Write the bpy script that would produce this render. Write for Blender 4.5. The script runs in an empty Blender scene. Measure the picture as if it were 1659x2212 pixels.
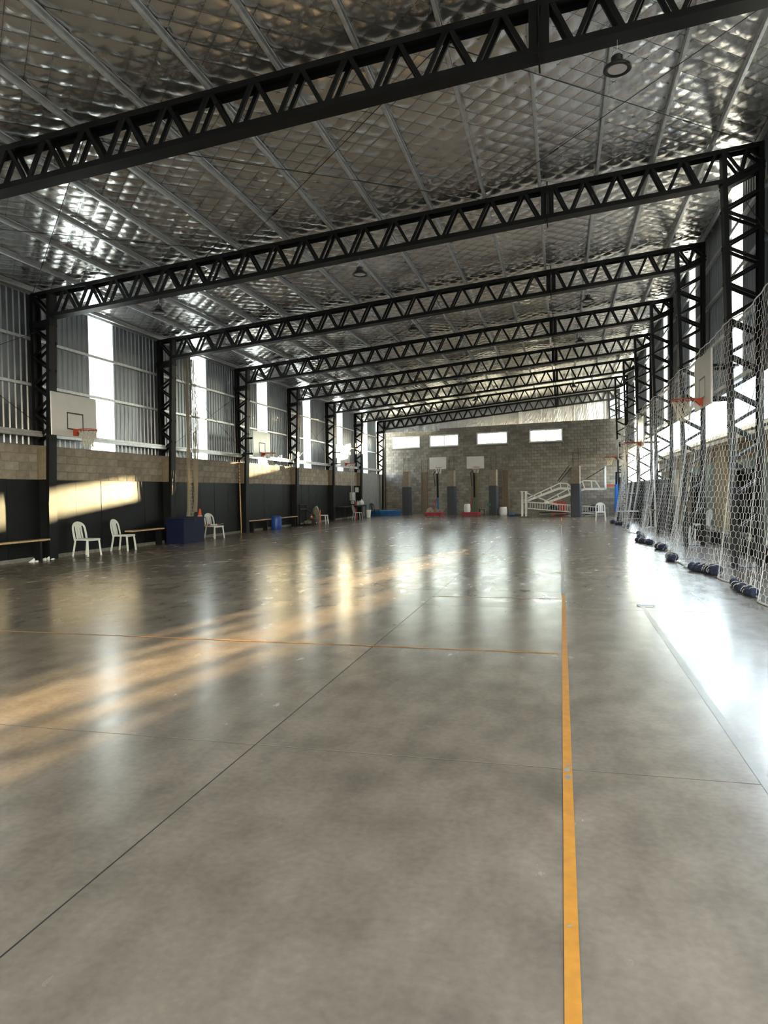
import bpy, math, random
import numpy as np
from mathutils import Vector, Matrix

random.seed(7)
rng = np.random.default_rng(7)
SC = bpy.context.scene
COL = SC.collection
PI = math.pi

# ------------------------------------------------------------------ camera
W, H = 1659, 2212
F_PX, YAW, PITCH, ROLL = 1529.44, 0.2452, -0.0280, -0.0138
cy_, sy_ = math.cos(YAW), math.sin(YAW)
fwd = Vector((-sy_ * math.cos(PITCH), cy_ * math.cos(PITCH), math.sin(PITCH)))
right = Vector((cy_, sy_, 0)); up = right.cross(fwd)
rr = math.cos(ROLL) * right + math.sin(ROLL) * up
uu = -math.sin(ROLL) * right + math.cos(ROLL) * up
cd = bpy.data.cameras.new('camera'); cam = bpy.data.objects.new('camera', cd); COL.objects.link(cam)
cam.matrix_world = Matrix(((rr.x, uu.x, -fwd.x, 0), (rr.y, uu.y, -fwd.y, 0), (rr.z, uu.z, -fwd.z, 1.6), (0, 0, 0, 1)))
cd.sensor_fit = 'HORIZONTAL'; cd.sensor_width = 36.0; cd.lens = F_PX / W * 36.0
cd.clip_end = 400
SC.camera = cam

# ------------------------------------------------------------------ world, sun, exposure
SUN_DIR = Vector((0.243, 1.0, 0.113)).normalized()          # towards the sun
wd = bpy.data.worlds.new('sky'); SC.world = wd; wd.use_nodes = True
nt = wd.node_tree; nt.nodes.clear()
sky = nt.nodes.new('ShaderNodeTexSky'); sky.sky_type = 'NISHITA'
sky.sun_disc = False
sky.sun_elevation = math.asin(SUN_DIR.z)
sky.sun_rotation = math.atan2(SUN_DIR.x, SUN_DIR.y)
sky.air_density = 1.0; sky.dust_density = 0.0; sky.ozone_density = 1.0
bg = nt.nodes.new('ShaderNodeBackground'); bg.inputs['Strength'].default_value = 1.1
wo = nt.nodes.new('ShaderNodeOutputWorld')
hs = nt.nodes.new('ShaderNodeHueSaturation'); hs.inputs['Saturation'].default_value = 0.55
nt.links.new(sky.outputs[0], hs.inputs['Color']); nt.links.new(hs.outputs[0], bg.inputs[0]); nt.links.new(bg.outputs[0], wo.inputs[0])

sl = bpy.data.lights.new('sun', 'SUN'); sun = bpy.data.objects.new('sun', sl); COL.objects.link(sun)
sl.energy = 11.0; sl.color = (1.0, 0.79, 0.42); sl.angle = math.radians(0.53)
sun.rotation_euler = (-SUN_DIR).to_track_quat('-Z', 'Y').to_euler()

SC.view_settings.view_transform = 'Standard'; SC.view_settings.look = 'None'
SC.view_settings.gamma = 1.0; SC.view_settings.use_curve_mapping = False
SC.view_settings.exposure = 2.48
SC.cycles.max_bounces = 7; SC.cycles.diffuse_bounces = 4; SC.cycles.glossy_bounces = 3
SC.cycles.transparent_max_bounces = 6; SC.cycles.sample_clamp_indirect = 6.0
SC.cycles.caustics_reflective = False; SC.cycles.caustics_refractive = False

# ------------------------------------------------------------------ materials
MATS = {}
def mat(name, col, rough=0.5, metal=0.0, spec=0.5, noise=None, bump=None, rvar=0.0, coord='Object'):
    """noise=(scale, amount[, detail]) varies value; bump=(scale, strength, dist)"""
    m = bpy.data.materials.new(name); m.use_nodes = True; n = m.node_tree.nodes; l = m.node_tree.links
    b = n['Principled BSDF']
    b.inputs['Base Color'].default_value = (*col, 1); b.inputs['Roughness'].default_value = rough
    b.inputs['Metallic'].default_value = metal; b.inputs['Specular IOR Level'].default_value = spec
    tc = n.new('ShaderNodeTexCoord')
    if noise:
        t = n.new('ShaderNodeTexNoise'); t.inputs['Scale'].default_value = noise[0]
        t.inputs['Detail'].default_value = noise[2] if len(noise) > 2 else 5
        l.new(tc.outputs[coord], t.inputs['Vector'])
        r = n.new('ShaderNodeMapRange'); a = noise[1]
        r.inputs['From Min'].default_value = 0.3; r.inputs['From Max'].default_value = 0.7
        r.inputs['To Min'].default_value = 1 - a; r.inputs['To Max'].default_value = 1 + a
        l.new(t.outputs['Fac'], r.inputs['Value'])
        mx = n.new('ShaderNodeVectorMath'); mx.operation = 'SCALE'; mx.inputs[0].default_value = col
        l.new(r.outputs[0], mx.inputs['Scale']); l.new(mx.outputs[0], b.inputs['Base Color'])
        if rvar:
            r2 = n.new('ShaderNodeMapRange'); r2.inputs['From Min'].default_value = 0.3; r2.inputs['From Max'].default_value = 0.7
            r2.inputs['To Min'].default_value = rough - rvar; r2.inputs['To Max'].default_value = rough + rvar
            l.new(t.outputs['Fac'], r2.inputs['Value']); l.new(r2.outputs[0], b.inputs['Roughness'])
    if bump:
        t2 = n.new('ShaderNodeTexNoise'); t2.inputs['Scale'].default_value = bump[0]; t2.inputs['Detail'].default_value = 4
        l.new(tc.outputs[coord], t2.inputs['Vector'])
        bp = n.new('ShaderNodeBump'); bp.inputs['Strength'].default_value = bump[1]; bp.inputs['Distance'].default_value = bump[2]
        l.new(t2.outputs['Fac'], bp.inputs['Height']); l.new(bp.outputs[0], b.inputs['Normal'])
    MATS[name] = m
    return m

mat('black_steel', (0.0045, 0.0047, 0.0052), 0.5, spec=.22, noise=(3, .3))
mat('galvanised', (0.66, 0.68, 0.69), 0.36, 0.45, noise=(9, .16), rvar=.06)
mat('cladding', (0.22, 0.235, 0.255), 0.36, 0.75, noise=(2.0, .08))
mat('block', (0.30, 0.265, 0.22), 0.9, noise=(7, .16), bump=(60, .5, .004))
mat('block_pale', (0.345, 0.31, 0.26), 0.9, noise=(7, .15), bump=(60, .5, .004))
mat('block_dark', (0.25, 0.22, 0.185), 0.9, noise=(7, .16), bump=(60, .5, .004))
mat('grey_block', (0.235, 0.22, 0.195), 0.92, noise=(5, .18), bump=(50, .5, .004))
mat('grey_block_pale', (0.275, 0.26, 0.23), 0.92, noise=(5, .18), bump=(50, .5, .004))
mat('grey_block_dark', (0.19, 0.178, 0.155), 0.92, noise=(5, .2), bump=(50, .5, .004))
mat('mortar', (0.155, 0.145, 0.125), 0.95, noise=(12, .2))
mat('mortar_pale', (0.23, 0.205, 0.175), 0.95, noise=(12, .2))
mat('wainscot', (0.0075, 0.0082, 0.0084), 0.5, spec=.18, noise=(4, .35), bump=(30, .25, .003), rvar=.06)
mat('joint', (0.02, 0.018, 0.016), 0.9)
mat('plinth', (0.22, 0.205, 0.18), 0.85, noise=(9, .25))
mat('plaster', (0.25, 0.245, 0.24), 0.85, noise=(4, .12))
mat('render_brown', (0.20, 0.165, 0.12), 0.9, noise=(6, .15))
mat('orange_tape', (0.66, 0.27, 0.035), 0.45, noise=(14, .12))
mat('grey_tape', (0.16, 0.16, 0.165), 0.5, noise=(14, .2))
mat('faded_tape', (0.185, 0.150, 0.118), 0.30, noise=(7, .18))
mat('tape_pale', (0.33, 0.30, 0.26), 0.5, noise=(20, .2))
mat('white_plastic', (0.72, 0.72, 0.70), 0.38)
mat('white_paint', (0.70, 0.71, 0.70), 0.4, noise=(8, .06))
mat('board_white', (0.62, 0.62, 0.61), 0.22, noise=(2.5, .05), spec=.6)
mat('black_line', (0.012, 0.012, 0.012), 0.5)
mat('rim_orange', (0.42, 0.055, 0.02), 0.4)
mat('net_cord', (0.62, 0.60, 0.54), 0.8)
mat('net_white', (0.78, 0.78, 0.76), 0.7)
mat('net_tan', (0.46, 0.41, 0.32), 0.85)
mat('wood', (0.55, 0.36, 0.19), 0.45, noise=(16, .2))
mat('wood_brown', (0.22, 0.10, 0.05), 0.55, noise=(12, .25))
mat('wood_old', (0.17, 0.135, 0.095), 0.8, noise=(14, .25))
mat('navy', (0.006, 0.008, 0.036), 0.55, spec=.2, noise=(6, .2))
mat('blue_barrel', (0.018, 0.07, 0.34), 0.4)
mat('blue_mat', (0.014, 0.11, 0.30), 0.5, noise=(3, .12))
mat('blue_pad', (0.015, 0.17, 0.62), 0.45)
mat('slate_pad', (0.045, 0.052, 0.068), 0.6, noise=(5, .1))
mat('orange_plastic', (0.80, 0.11, 0.025), 0.42)
mat('red_paint', (0.30, 0.02, 0.045), 0.5, noise=(8, .2))
mat('red_plastic', (0.48, 0.03, 0.03), 0.45)
mat('black_plastic', (0.012, 0.012, 0.012), 0.45)
mat('dark_fabric', (0.025, 0.026, 0.028), 0.9, noise=(12, .4))
mat('navy_fabric', (0.020, 0.026, 0.060), 0.9, noise=(25, .6), bump=(40, .8, .01))
mat('grey_bag', (0.17, 0.155, 0.12), 0.9, noise=(14, .4))
mat('concrete_stub', (0.27, 0.235, 0.19), 0.9, noise=(8, .2), bump=(40, .4, .004))
mat('rebar', (0.10, 0.075, 0.055), 0.7, .4)
mat('green_paint', (0.02, 0.14, 0.08), 0.55)
mat('grey_plastic', (0.42, 0.43, 0.44), 0.5)
mat('beige_wall', (0.52, 0.44, 0.31), 0.85, noise=(3, .08))
mat('fascia_brown', (0.30, 0.24, 0.17), 0.8, noise=(5, .2))
mat('room_shade', (0.010, 0.009, 0.010), 0.8)  # near-black stands in for the shade inside the annex
mat('roof_sheet', (0.62, 0.65, 0.70), 0.35, 0.5, noise=(3, .08))
mat('earth', (0.28, 0.25, 0.18), 0.95, noise=(.6, .25))
mat('steel_grey', (0.30, 0.31, 0.32), 0.45, .5, noise=(8, .1))
mat('alu', (0.60, 0.60, 0.60), 0.4, .7)
mat('ball_orange', (0.30, 0.10, 0.035), 0.6)
mat('ball_tan', (0.36, 0.30, 0.18), 0.6)
mat('lens', (0.75, 0.73, 0.72), 0.25, .2)
mat('paper', (0.7, 0.7, 0.7), 0.8)
mat('foil_dull', (0.55, 0.56, 0.57), 0.45, 0.8, noise=(3, .12), bump=(5, .5, .03))
mat('cable', (0.03, 0.03, 0.03), 0.5, .6)
mat('outside_white', (0.75, 0.76, 0.78), 0.8, noise=(1.0, .06))

def floor_mat():
    m = bpy.data.materials.new('polished_concrete'); m.use_nodes = True; n = m.node_tree.nodes; l = m.node_tree.links
    b = n['Principled BSDF']; tc = n.new('ShaderNodeTexCoord')
    def noise(scale, detail=5, dist=0.0, sx=1, sy=1):
        mp = n.new('ShaderNodeMapping'); mp.inputs['Scale'].default_value = (sx, sy, 1)
        l.new(tc.outputs['Object'], mp.inputs[0])
        t = n.new('ShaderNodeTexNoise'); t.inputs['Scale'].default_value = scale; t.inputs['Detail'].default_value = detail
        t.inputs['Distortion'].default_value = dist; l.new(mp.outputs[0], t.inputs['Vector']); return t
    big = noise(.55, 4, 0); mid = noise(2.2, 6, 0); fine = noise(26, 4, 0); scr = noise(5.0, 6, 0, 1.0, .45)
    def rng_(t, a, b_, c, d):
        r = n.new('ShaderNodeMapRange'); r.clamp = False; r.inputs['From Min'].default_value = a; r.inputs['From Max'].default_value = b_
        r.inputs['To Min'].default_value = c; r.inputs['To Max'].default_value = d; l.new(t.outputs[0], r.inputs['Value']); return r
    def mul(a, b_):
        q = n.new('ShaderNodeMath'); q.operation = 'MULTIPLY'; l.new(a.outputs[0], q.inputs[0]); l.new(b_.outputs[0], q.inputs[1]); return q
    v = mul(mul(mul(rng_(big, .3, .7, .86, 1.14), rng_(mid, .3, .7, .88, 1.12)), rng_(fine, .3, .7, .91, 1.09)), rng_(scr, .35, .65, .90, 1.11))
    s = n.new('ShaderNodeVectorMath'); s.operation = 'SCALE'; s.inputs[0].default_value = (0.245, 0.192, 0.147)
    l.new(v.outputs[0], s.inputs['Scale']); l.new(s.outputs[0], b.inputs['Base Color'])
    ro = n.new('ShaderNodeMath'); ro.operation = 'ADD'
    l.new(rng_(big, .3, .7, .10, .14).outputs[0], ro.inputs[0]); l.new(rng_(scr, .25, .75, .07, .16).outputs[0], ro.inputs[1])
    l.new(ro.outputs[0], b.inputs['Roughness']); b.inputs['Specular IOR Level'].default_value = 0.26
    b.inputs['Coat Weight'].default_value = 0.0
    bp = n.new('ShaderNodeBump'); bp.inputs['Strength'].default_value = .10; bp.inputs['Distance'].default_value = .006
    l.new(mid.outputs[0], bp.inputs['Height']); l.new(bp.outputs[0], b.inputs['Normal'])
    MATS['floor'] = m
floor_mat()

def foil_mat():
    m = bpy.data.materials.new('reflective_foil'); m.use_nodes = True; n = m.node_tree.nodes; l = m.node_tree.links
    b = n['Principled BSDF']; tc = n.new('ShaderNodeTexCoord')
    b.inputs['Base Color'].default_value = (0.93, 0.925, 0.91, 1); b.inputs['Metallic'].default_value = 0.92
    mp = n.new('ShaderNodeMapping'); mp.inputs['Scale'].default_value = (1, .55, 1); mp.inputs['Rotation'].default_value = (0, 0, .5)
    l.new(tc.outputs['Object'], mp.inputs[0])
    t = n.new('ShaderNodeTexNoise'); t.inputs['Scale'].default_value = 2.2; t.inputs['Detail'].default_value = 3; t.inputs['Distortion'].default_value = .6
    l.new(mp.outputs[0], t.inputs['Vector'])
    t2 = n.new('ShaderNodeTexNoise'); t2.inputs['Scale'].default_value = 16; t2.inputs['Detail'].default_value = 4; t2.inputs['Distortion'].default_value = .8
    l.new(mp.outputs[0], t2.inputs['Vector'])
    ad = n.new('ShaderNodeMath'); ad.operation = 'MULTIPLY_ADD'; ad.inputs[1].default_value = .22
    l.new(t2.outputs[0], ad.inputs[0]); l.new(t.outputs[0], ad.inputs[2])
    bp = n.new('ShaderNodeBump'); bp.inputs['Strength'].default_value = .5; bp.inputs['Distance'].default_value = .03
    l.new(ad.outputs[0], bp.inputs['Height']); l.new(bp.outputs[0], b.inputs['Normal'])
    r = n.new('ShaderNodeMapRange'); r.inputs['To Min'].default_value = .16; r.inputs['To Max'].default_value = .32
    l.new(t.outputs[0], r.inputs['Value']); l.new(r.outputs[0], b.inputs['Roughness'])
    MATS['foil'] = m
foil_mat()

def sheet_mat(name, col, trans, gloss=.05, clear=0.0):
    m = bpy.data.materials.new(name); m.use_nodes = True; n = m.node_tree.nodes; l = m.node_tree.links; n.clear()
    o = n.new('ShaderNodeOutputMaterial'); d = n.new('ShaderNodeBsdfDiffuse'); t = n.new('ShaderNodeBsdfTranslucent')
    d.inputs[0].default_value = (*col, 1); t.inputs[0].default_value = (*col, 1)
    a = n.new('ShaderNodeMixShader'); a.inputs[0].default_value = trans
    l.new(d.outputs[0], a.inputs[1]); l.new(t.outputs[0], a.inputs[2])
    last = a
    if clear:
        tr = n.new('ShaderNodeBsdfTransparent'); c = n.new('ShaderNodeMixShader'); c.inputs[0].default_value = clear
        tr.inputs[0].default_value = (*col, 1)
        l.new(last.outputs[0], c.inputs[1]); l.new(tr.outputs[0], c.inputs[2]); last = c
    g = n.new('ShaderNodeBsdfGlossy'); g.inputs['Roughness'].default_value = .15
    e = n.new('ShaderNodeMixShader'); e.inputs[0].default_value = gloss
    l.new(last.outputs[0], e.inputs[1]); l.new(g.outputs[0], e.inputs[2]); l.new(e.outputs[0], o.inputs[0])
    MATS[name] = m
sheet_mat('translucent_sheet', (0.93, 0.95, 0.95), 0.82, .03)
sheet_mat('window_glass', (0.97, 0.97, 0.95), 0.9, .06, clear=.88)
sheet_mat('frosted_glass', (0.58, 0.72, 0.70), 0.45, .16)
sheet_mat('board_glass', (0.85, 0.92, 0.95), 0.6, .1, clear=.45)

# ------------------------------------------------------------------ mesh helpers
class MB:
    def __init__(s): s.v = []; s.f = []; s.smooth = False
    def add(s, vs, fs):
        o = len(s.v); s.v.extend(vs); s.f.extend([tuple(i + o for i in f) for f in fs]); return s
    def box(s, x0, x1, y0, y1, z0, z1):
        return s.add([(x0, y0, z0), (x1, y0, z0), (x1, y1, z0), (x0, y1, z0), (x0, y0, z1), (x1, y0, z1), (x1, y1, z1), (x0, y1, z1)],
                     [(3, 2, 1, 0), (4, 5, 6, 7), (0, 1, 5, 4), (1, 2, 6, 5), (2, 3, 7, 6), (3, 0, 4, 7)])
    def bevbox(s, x0, x1, y0, y1, z0, z1, r=.02):
        """box with chamfered vertical and top edges"""
        def ring(i, z): return [(x0 + i, y0 + r, z), (x0 + r, y0 + i, z), (x1 - r, y0 + i, z), (x1 - i, y0 + r, z), (x1 - i, y1 - r, z), (x1 - r, y1 - i, z), (x0 + r, y1 - i, z), (x0 + i, y1 - r, z)]
        vs = ring(0, z0) + ring(0, z1 - r) + [(x + (r if x < (x0 + x1) / 2 else -r) * .8, y + (r if y < (y0 + y1) / 2 else -r) * .8, z1) for x, y, z in ring(0, z1)]
        fs = [tuple(range(7, -1, -1)), tuple(range(16, 24))]
        for k in (0, 8):
            for i in range(8): j = (i + 1) % 8; fs.append((k + i, k + j, k + 8 + j, k + 8 + i))
        return s.add(vs, fs)
    def bar(s, p0, p1, w, h, side=(0, 1, 0), ow=0.0, oh=0.0):
        """rectangular bar p0->p1, w along side, h along normal; (ow, oh) shift"""
        p0 = Vector(p0); p1 = Vector(p1); d = (p1 - p0).normalized(); sd = Vector(side)
        sd = (sd - d * sd.dot(d)); sd = sd.normalized() if sd.length > 1e-6 else d.orthogonal().normalized()
        n = d.cross(sd)
        vs = []
        for p in (p0, p1):
            c = p + sd * ow + n * oh
            for a, b in ((-1, -1), (1, -1), (1, 1), (-1, 1)): vs.append(tuple(c + sd * (a * w / 2) + n * (b * h / 2)))
        return s.add(vs, [(3, 2, 1, 0), (4, 5, 6, 7), (0, 1, 5, 4), (1, 2, 6, 5), (2, 3, 7, 6), (3, 0, 4, 7)])
    def tube(s, pts, r, n=8, closed=False, caps=True):
        pts = [Vector(p) for p in pts]; N = len(pts); rs = r if isinstance(r, (list, tuple)) else [r] * N
        vs = []; prev = None
        for i, p in enumerate(pts):
            if closed: d = pts[(i + 1) % N] - pts[i - 1]
            else: d = pts[min(i + 1, N - 1)] - pts[max(i - 1, 0)]
            d = d.normalized() if d.length > 1e-9 else Vector((0, 0, 1))
            if prev is None: a = d.orthogonal().normalized()
            else:
                a = prev - d * prev.dot(d); a = a.normalized() if a.length > 1e-6 else d.orthogonal().normalized()
            prev = a; b = d.cross(a)
            for k in range(n):
                t = 2 * PI * k / n; vs.append(tuple(p + (a * math.cos(t) + b * math.sin(t)) * rs[i]))
        fs = []
        for i in range(N if closed else N - 1):
            j = (i + 1) % N
            for k in range(n): k2 = (k + 1) % n; fs.append((i * n + k, i * n + k2, j * n + k2, j * n + k))
        if caps and not closed: fs.append(tuple(range(n - 1, -1, -1))); fs.append(tuple(range((N - 1) * n, N * n)))
        return s.add(vs, fs)
    def lathe(s, prof, n=20, c=(0, 0, 0)):
        vs = []; fs = []
        for r, z in prof:
            for k in range(n): t = 2 * PI * k / n; vs.append((c[0] + r * math.cos(t), c[1] + r * math.sin(t), c[2] + z))
        for i in range(len(prof) - 1):
            for k in range(n): k2 = (k + 1) % n; fs.append((i * n + k, i * n + k2, (i + 1) * n + k2, (i + 1) * n + k))
        fs.append(tuple(range(n - 1, -1, -1))); m = (len(prof) - 1) * n; fs.append(tuple(range(m, m + n)))
        return s.add(vs, fs)
    def prism(s, poly, a, b, ax='x'):
        """extrude polygon (2D) along axis from a to b"""
        def P(u, w, t): return (t, u, w) if ax == 'x' else ((u, t, w) if ax == 'y' else (u, w, t))
        n = len(poly); vs = [P(u, w, a) for u, w in poly] + [P(u, w, b) for u, w in poly]
        fs = [tuple(range(n - 1, -1, -1)), tuple(range(n, 2 * n))] + [(i, (i + 1) % n, n + (i + 1) % n, n + i) for i in range(n)]
        return s.add(vs, fs)
    def mesh(s, name):
        m = bpy.data.meshes.new(name); m.from_pydata(s.v, [], s.f)
        if s.smooth: m.shade_smooth()
        m.validate(); m.update(); return m

def obj(name, mb, m, parent=None, loc=(0, 0, 0), rot=(0, 0, 0)):
    me = mb.mesh(name) if isinstance(mb, MB) else mb
    if m is not None and not me.materials: me.materials.append(MATS[m])
    o = bpy.data.objects.new(name, me); COL.objects.link(o); o.location = loc; o.rotation_euler = rot
    if parent: o.parent = parent
    return o
def smooth(mb): mb.smooth = True; return mb
def tag(o, label, cat, group=None):
    o['label'] = label; o['category'] = cat
    if group: o['group'] = group
    return o
def thing(name, label, cat, loc=(0, 0, 0), rotz=0, group=None):
    o = bpy.data.objects.new(name, None); COL.objects.link(o); o.location = loc; o.rotation_euler = (0, 0, rotz)
    o.empty_display_size = .2
    return tag(o, label, cat, group)
def struct(o, label=None):
    o['kind'] = 'structure'
    if label: o['label'] = label; o['category'] = 'building part'
    return o
def empty_struct(name, loc=(0, 0, 0), rotz=0):
    o = bpy.data.objects.new(name, None); COL.objects.link(o); o.location = loc; o.rotation_euler = (0, 0, rotz); o['kind'] = 'structure'; return o
def dup(root, loc, rotz=None, label=None, group=None):
    r = root.copy(); COL.objects.link(r); r.location = loc
    if rotz is not None: r.rotation_euler = (0, 0, rotz)
    if label: r['label'] = label
    if group: r['group'] = group
    for ch in list(root.children):
        c = ch.copy(); COL.objects.link(c); c.parent = r
        for g in list(ch.children):
            d = g.copy(); COL.objects.link(d); d.parent = c
    return r

# ------------------------------------------------------------------ layout
def FY(k): return 15.51 + 5.79 * (k - 2)
XL_IN, XL_OUT, XR_OUT = -12.65, -13.02, 3.90
XW = -12.90                 # face of the left masonry
XC = -13.12                 # left cladding
XRC = 4.02                  # right cladding
Y0, Y1 = -6.0, 50.5
def zt(x): return 6.74 + (x + 13.02) * 0.0945      # top of the truss

# ================================================================== FLOOR
fl = empty_struct('floor')
o = obj('slab_joint', MB().box(-13.1, 9.0, Y0, 52.2, -.20, -.0012), 'joint', fl)
xs = [-13.1, -9.72, -1.905, 5.86, 9.0]; ys = [Y0, -1.5, 4.141, 9.796, 15.45, 21.1, 26.75, 32.4, 38.05, 43.7, 52.2]
g = .005
for i in range(len(xs) - 1):
    for j in range(len(ys) - 1):
        obj('floor_slab', MB().box(xs[i] + g, xs[i + 1] - g, ys[j] + g, ys[j + 1] - g, -.19, 0.0), 'floor', fl)
jt = MB().box(-9.6, .0, 11.356, 11.368, 0, .0012)
obj('saw_cut', jt, 'joint', fl)

def strip(name, x0, x1, y0, y1, m, label, z=.002, notch=None):
    mb = MB()
    n = max(2, int((y1 - y0 if y1 - y0 > x1 - x0 else x1 - x0) / .5)); vs = []; fs = []
    for i in range(n + 1):
        t = i / n; w = .0012 * (random.random() - .5)
        if y1 - y0 > x1 - x0: vs += [(x0 + w, y0 + (y1 - y0) * t, z), (x1 + w, y0 + (y1 - y0) * t, z)]
        else: vs += [(x0 + (x1 - x0) * t, y0 + w, z), (x0 + (x1 - x0) * t, y1 + w, z)]
    for i in range(n): fs.append((2 * i, 2 * i + 1, 2 * i + 3, 2 * i + 2) if y1 - y0 > x1 - x0 else (2 * i, 2 * i + 2, 2 * i + 3, 2 * i + 1))
    mb.add(vs, fs)
    return tag(obj(name, mb, m), label, 'floor line')
t = strip('court_line', .0, .052, 1.2, 11.10, 'orange_tape', 'orange tape line running along the concrete floor towards the far wall', .0024)
for (a, b, c_, d) in ((.004, .034, 4.09, 4.16), (.012, .04, 3.98, 4.06), (.02, .045, 4.17, 4.21), (.008, .026, 2.62, 2.645)):
    obj('torn_patch', MB().add([(a, c_, .0032), (b, c_ + .012, .0032), (b + .006, d, .0032), (a + .004, d - .01, .0032)], [(0, 1, 2, 3)]), 'tape_pale', t)
strip('court_line', -.012, .048, 11.14, 33.0, 'faded_tape', 'grey worn tape line continuing the orange line towards the far wall', .0022)
strip('court_line', .0, .05, 37.5, 41.5, 'orange_tape', 'short far stretch of orange line near the white lattice pile', .0024)
strip('court_line', -13.0, -.02, 7.062, 7.092, 'orange_tape', 'thin orange line crossing the floor from the left wall', .0022)
strip('court_line', -1.9, -.02, 10.62, 10.645, 'orange_tape', 'faint thin orange cross line beyond the main orange cross line', .0018)
strip('court_line', 1.035, 1.092, 3.2, 10.2, 'faded_tape', 'faded dark tape residue running along the floor right of the orange line', .0018)
strip('court_line', 1.9, 1.94, 9.2, 11.6, 'faded_tape', 'short faded tape mark on the floor by the net', .0018)
strip('court_line', -10.0, -9.97, 12.0, 36.0, 'faded_tape', 'dark worn line along the floor near the left wall', .0018)
tag(obj('paper_scrap', MB().add([(1.02, 10.1, .004), (1.2, 10.12, .012), (1.23, 10.24, .006), (1.0, 10.22, .014), (1.02, 10.1, .002), (1.2, 10.12, .002), (1.23, 10.24, .002), (1.0, 10.22, .002)], [(0, 1, 2, 3), (7, 6, 5, 4), (0, 4, 5, 1), (1, 5, 6, 2), (2, 6, 7, 3), (3, 7, 4, 0)]), 'paper'), 'small white paper scrap lying on the floor right of the orange line', 'paper')

# ================================================================== CEILING: foil, purlins
ceil = empty_struct('ceiling')
def foil_grid():
    sx, sy = .048, .048
    x = np.arange(-13.16, 4.10, sx); y = np.arange(Y0, Y1 + .1, sy)
    X, Y = np.meshgrid(x, y)
    s = .437
    a = (X + Y) / s; b = (X - Y) / s
    fa = np.abs(np.sin(PI * a / 1.0)); fb = np.abs(np.sin(PI * b / 1.0))
    pillow = np.power(fa * fb, .5)
    Z = 6.74 + (X + 13.02) * .0945 + .15
    slow = .010 * np.sin(X * 2.1 + 1.3 * np.sin(Y * .9)) * np.sin(Y * 1.3 + .7 * np.sin(X * 1.7))
    amp = .031 + .014 * np.sin(.9 * X + .6 * Y) * np.sin(.37 * Y - X)
    Z = Z - pillow * amp + slow + rng.normal(0, .0010, X.shape)
    ny, nx = X.shape
    v = np.stack([X, Y, Z], -1).reshape(-1, 3).astype(np.float32)
    idx = np.arange(nx * ny).reshape(ny, nx)
    q = np.stack([idx[:-1, :-1], idx[1:, :-1], idx[1:, 1:], idx[:-1, 1:]], -1).reshape(-1, 4).astype(np.int32)
    me = bpy.data.meshes.new('foil')
    me.vertices.add(len(v)); me.vertices.foreach_set('co', v.ravel())
    me.loops.add(q.size); me.loops.foreach_set('vertex_index', q.ravel())
    me.polygons.add(len(q)); me.polygons.foreach_set('loop_start', np.arange(0, q.size, 4, dtype=np.int32))
    me.polygons.foreach_set('loop_total', np.full(len(q), 4, dtype=np.int32))
    me.update(calc_edges=True); me.shade_smooth()
    return me
obj('insulation_foil', foil_grid(), 'foil', ceil)
wm = MB()
for sg in (1, -1):
    for c in range(-160, 160):
        k_ = c * .437; x0, x1 = -13.1, 4.05       # sg=1: Y = k - X ; sg=-1: Y = X - k
        f_ = (lambda x: k_ - x) if sg == 1 else (lambda x: x - k_)
        ya_, yb_ = f_(x0), f_(x1)
        if sg == 1:
            if ya_ > Y1: x0 = k_ - Y1
            if yb_ < Y0: x1 = k_ - Y0
        else:
            if ya_ < Y0: x0 = Y0 + k_
            if yb_ > Y1: x1 = Y1 + k_
        if x1 - x0 < .1 or f_(x0) > Y1 + .01 or f_(x0) < Y0 - .01: continue
        wm.bar((x0, f_(x0), zt(x0) + .139), (x1, f_(x1), zt(x1) + .139), .003, .0035, (0, 0, 1))
o = obj('support_wires', wm, 'cable', ceil); o['kind'] = 'stuff'
obj('roof_sheet', MB().bar((-13.3, 22.2, zt(-13.3) + .30), (4.3, 22.2, zt(4.3) + .30), 57.6, .03), 'roof_sheet', ceil)
PURL = [-12.90, -11.70, -10.57, -9.52, -8.45, -7.28, -6.10, -4.98, -3.88, -2.73, -1.57, -.42, .73, 1.82, 2.88, 3.78]
def purlin_mesh(x):
    mb = MB(); z0 = zt(x) + .005; h = .115; w = .055
    mb.box(x, x + .004, Y0, Y1, z0, z0 + h)
    mb.box(x, x + w, Y0, Y1, z0, z0 + .004); mb.box(x, x + w, Y0, Y1, z0 + h - .004, z0 + h)
    mb.box(x + w - .004, x + w, Y0, Y1, z0 + .004, z0 + .02); mb.box(x + w - .004, x + w, Y0, Y1, z0 + h - .02, z0 + h - .004)
    return mb
for x in PURL: obj('purlin', purlin_mesh(x), 'galvanised', ceil)
# foil closure above the far wall
fc = MB(); nx = 240; nz = 12; vs = []; fs = []
for i in range(nx + 1):
    x = -13.05 + 17.1 * i / nx; top = zt(x) + .12
    for j in range(nz + 1):
        t = j / nz; z = 5.95 + (top - 5.95) * t
        vs.append((x, 50.42 + .035 * math.sin(x * 9 + t * 3) * (1 - t) * random.random() + .02 * math.sin(x * 2.9) + .012 * random.random(), z))
for i in range(nx):
    for j in range(nz): a = i * (nz + 1) + j; fs.append((a, a + nz + 1, a + nz + 2, a + 1))
obj('gable_foil', fc.add(vs, fs), 'foil_dull', ceil)
for x in (-10.15, -2.83): obj('gable_post', MB().box(x, x + .26, 50.20, 50.38, 5.9, zt(x) - .55).box(x + .03, x + .23, 50.16, 50.20, 5.9, zt(x) - .55), 'galvanised', ceil)
for x in (-7.1, -4.6, -1.3, .9, 2.9): obj('foil_seam', MB().box(x, x + .07, 50.34, 50.37, 5.95, zt(x) - .4), 'galvanised', ceil)

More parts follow.
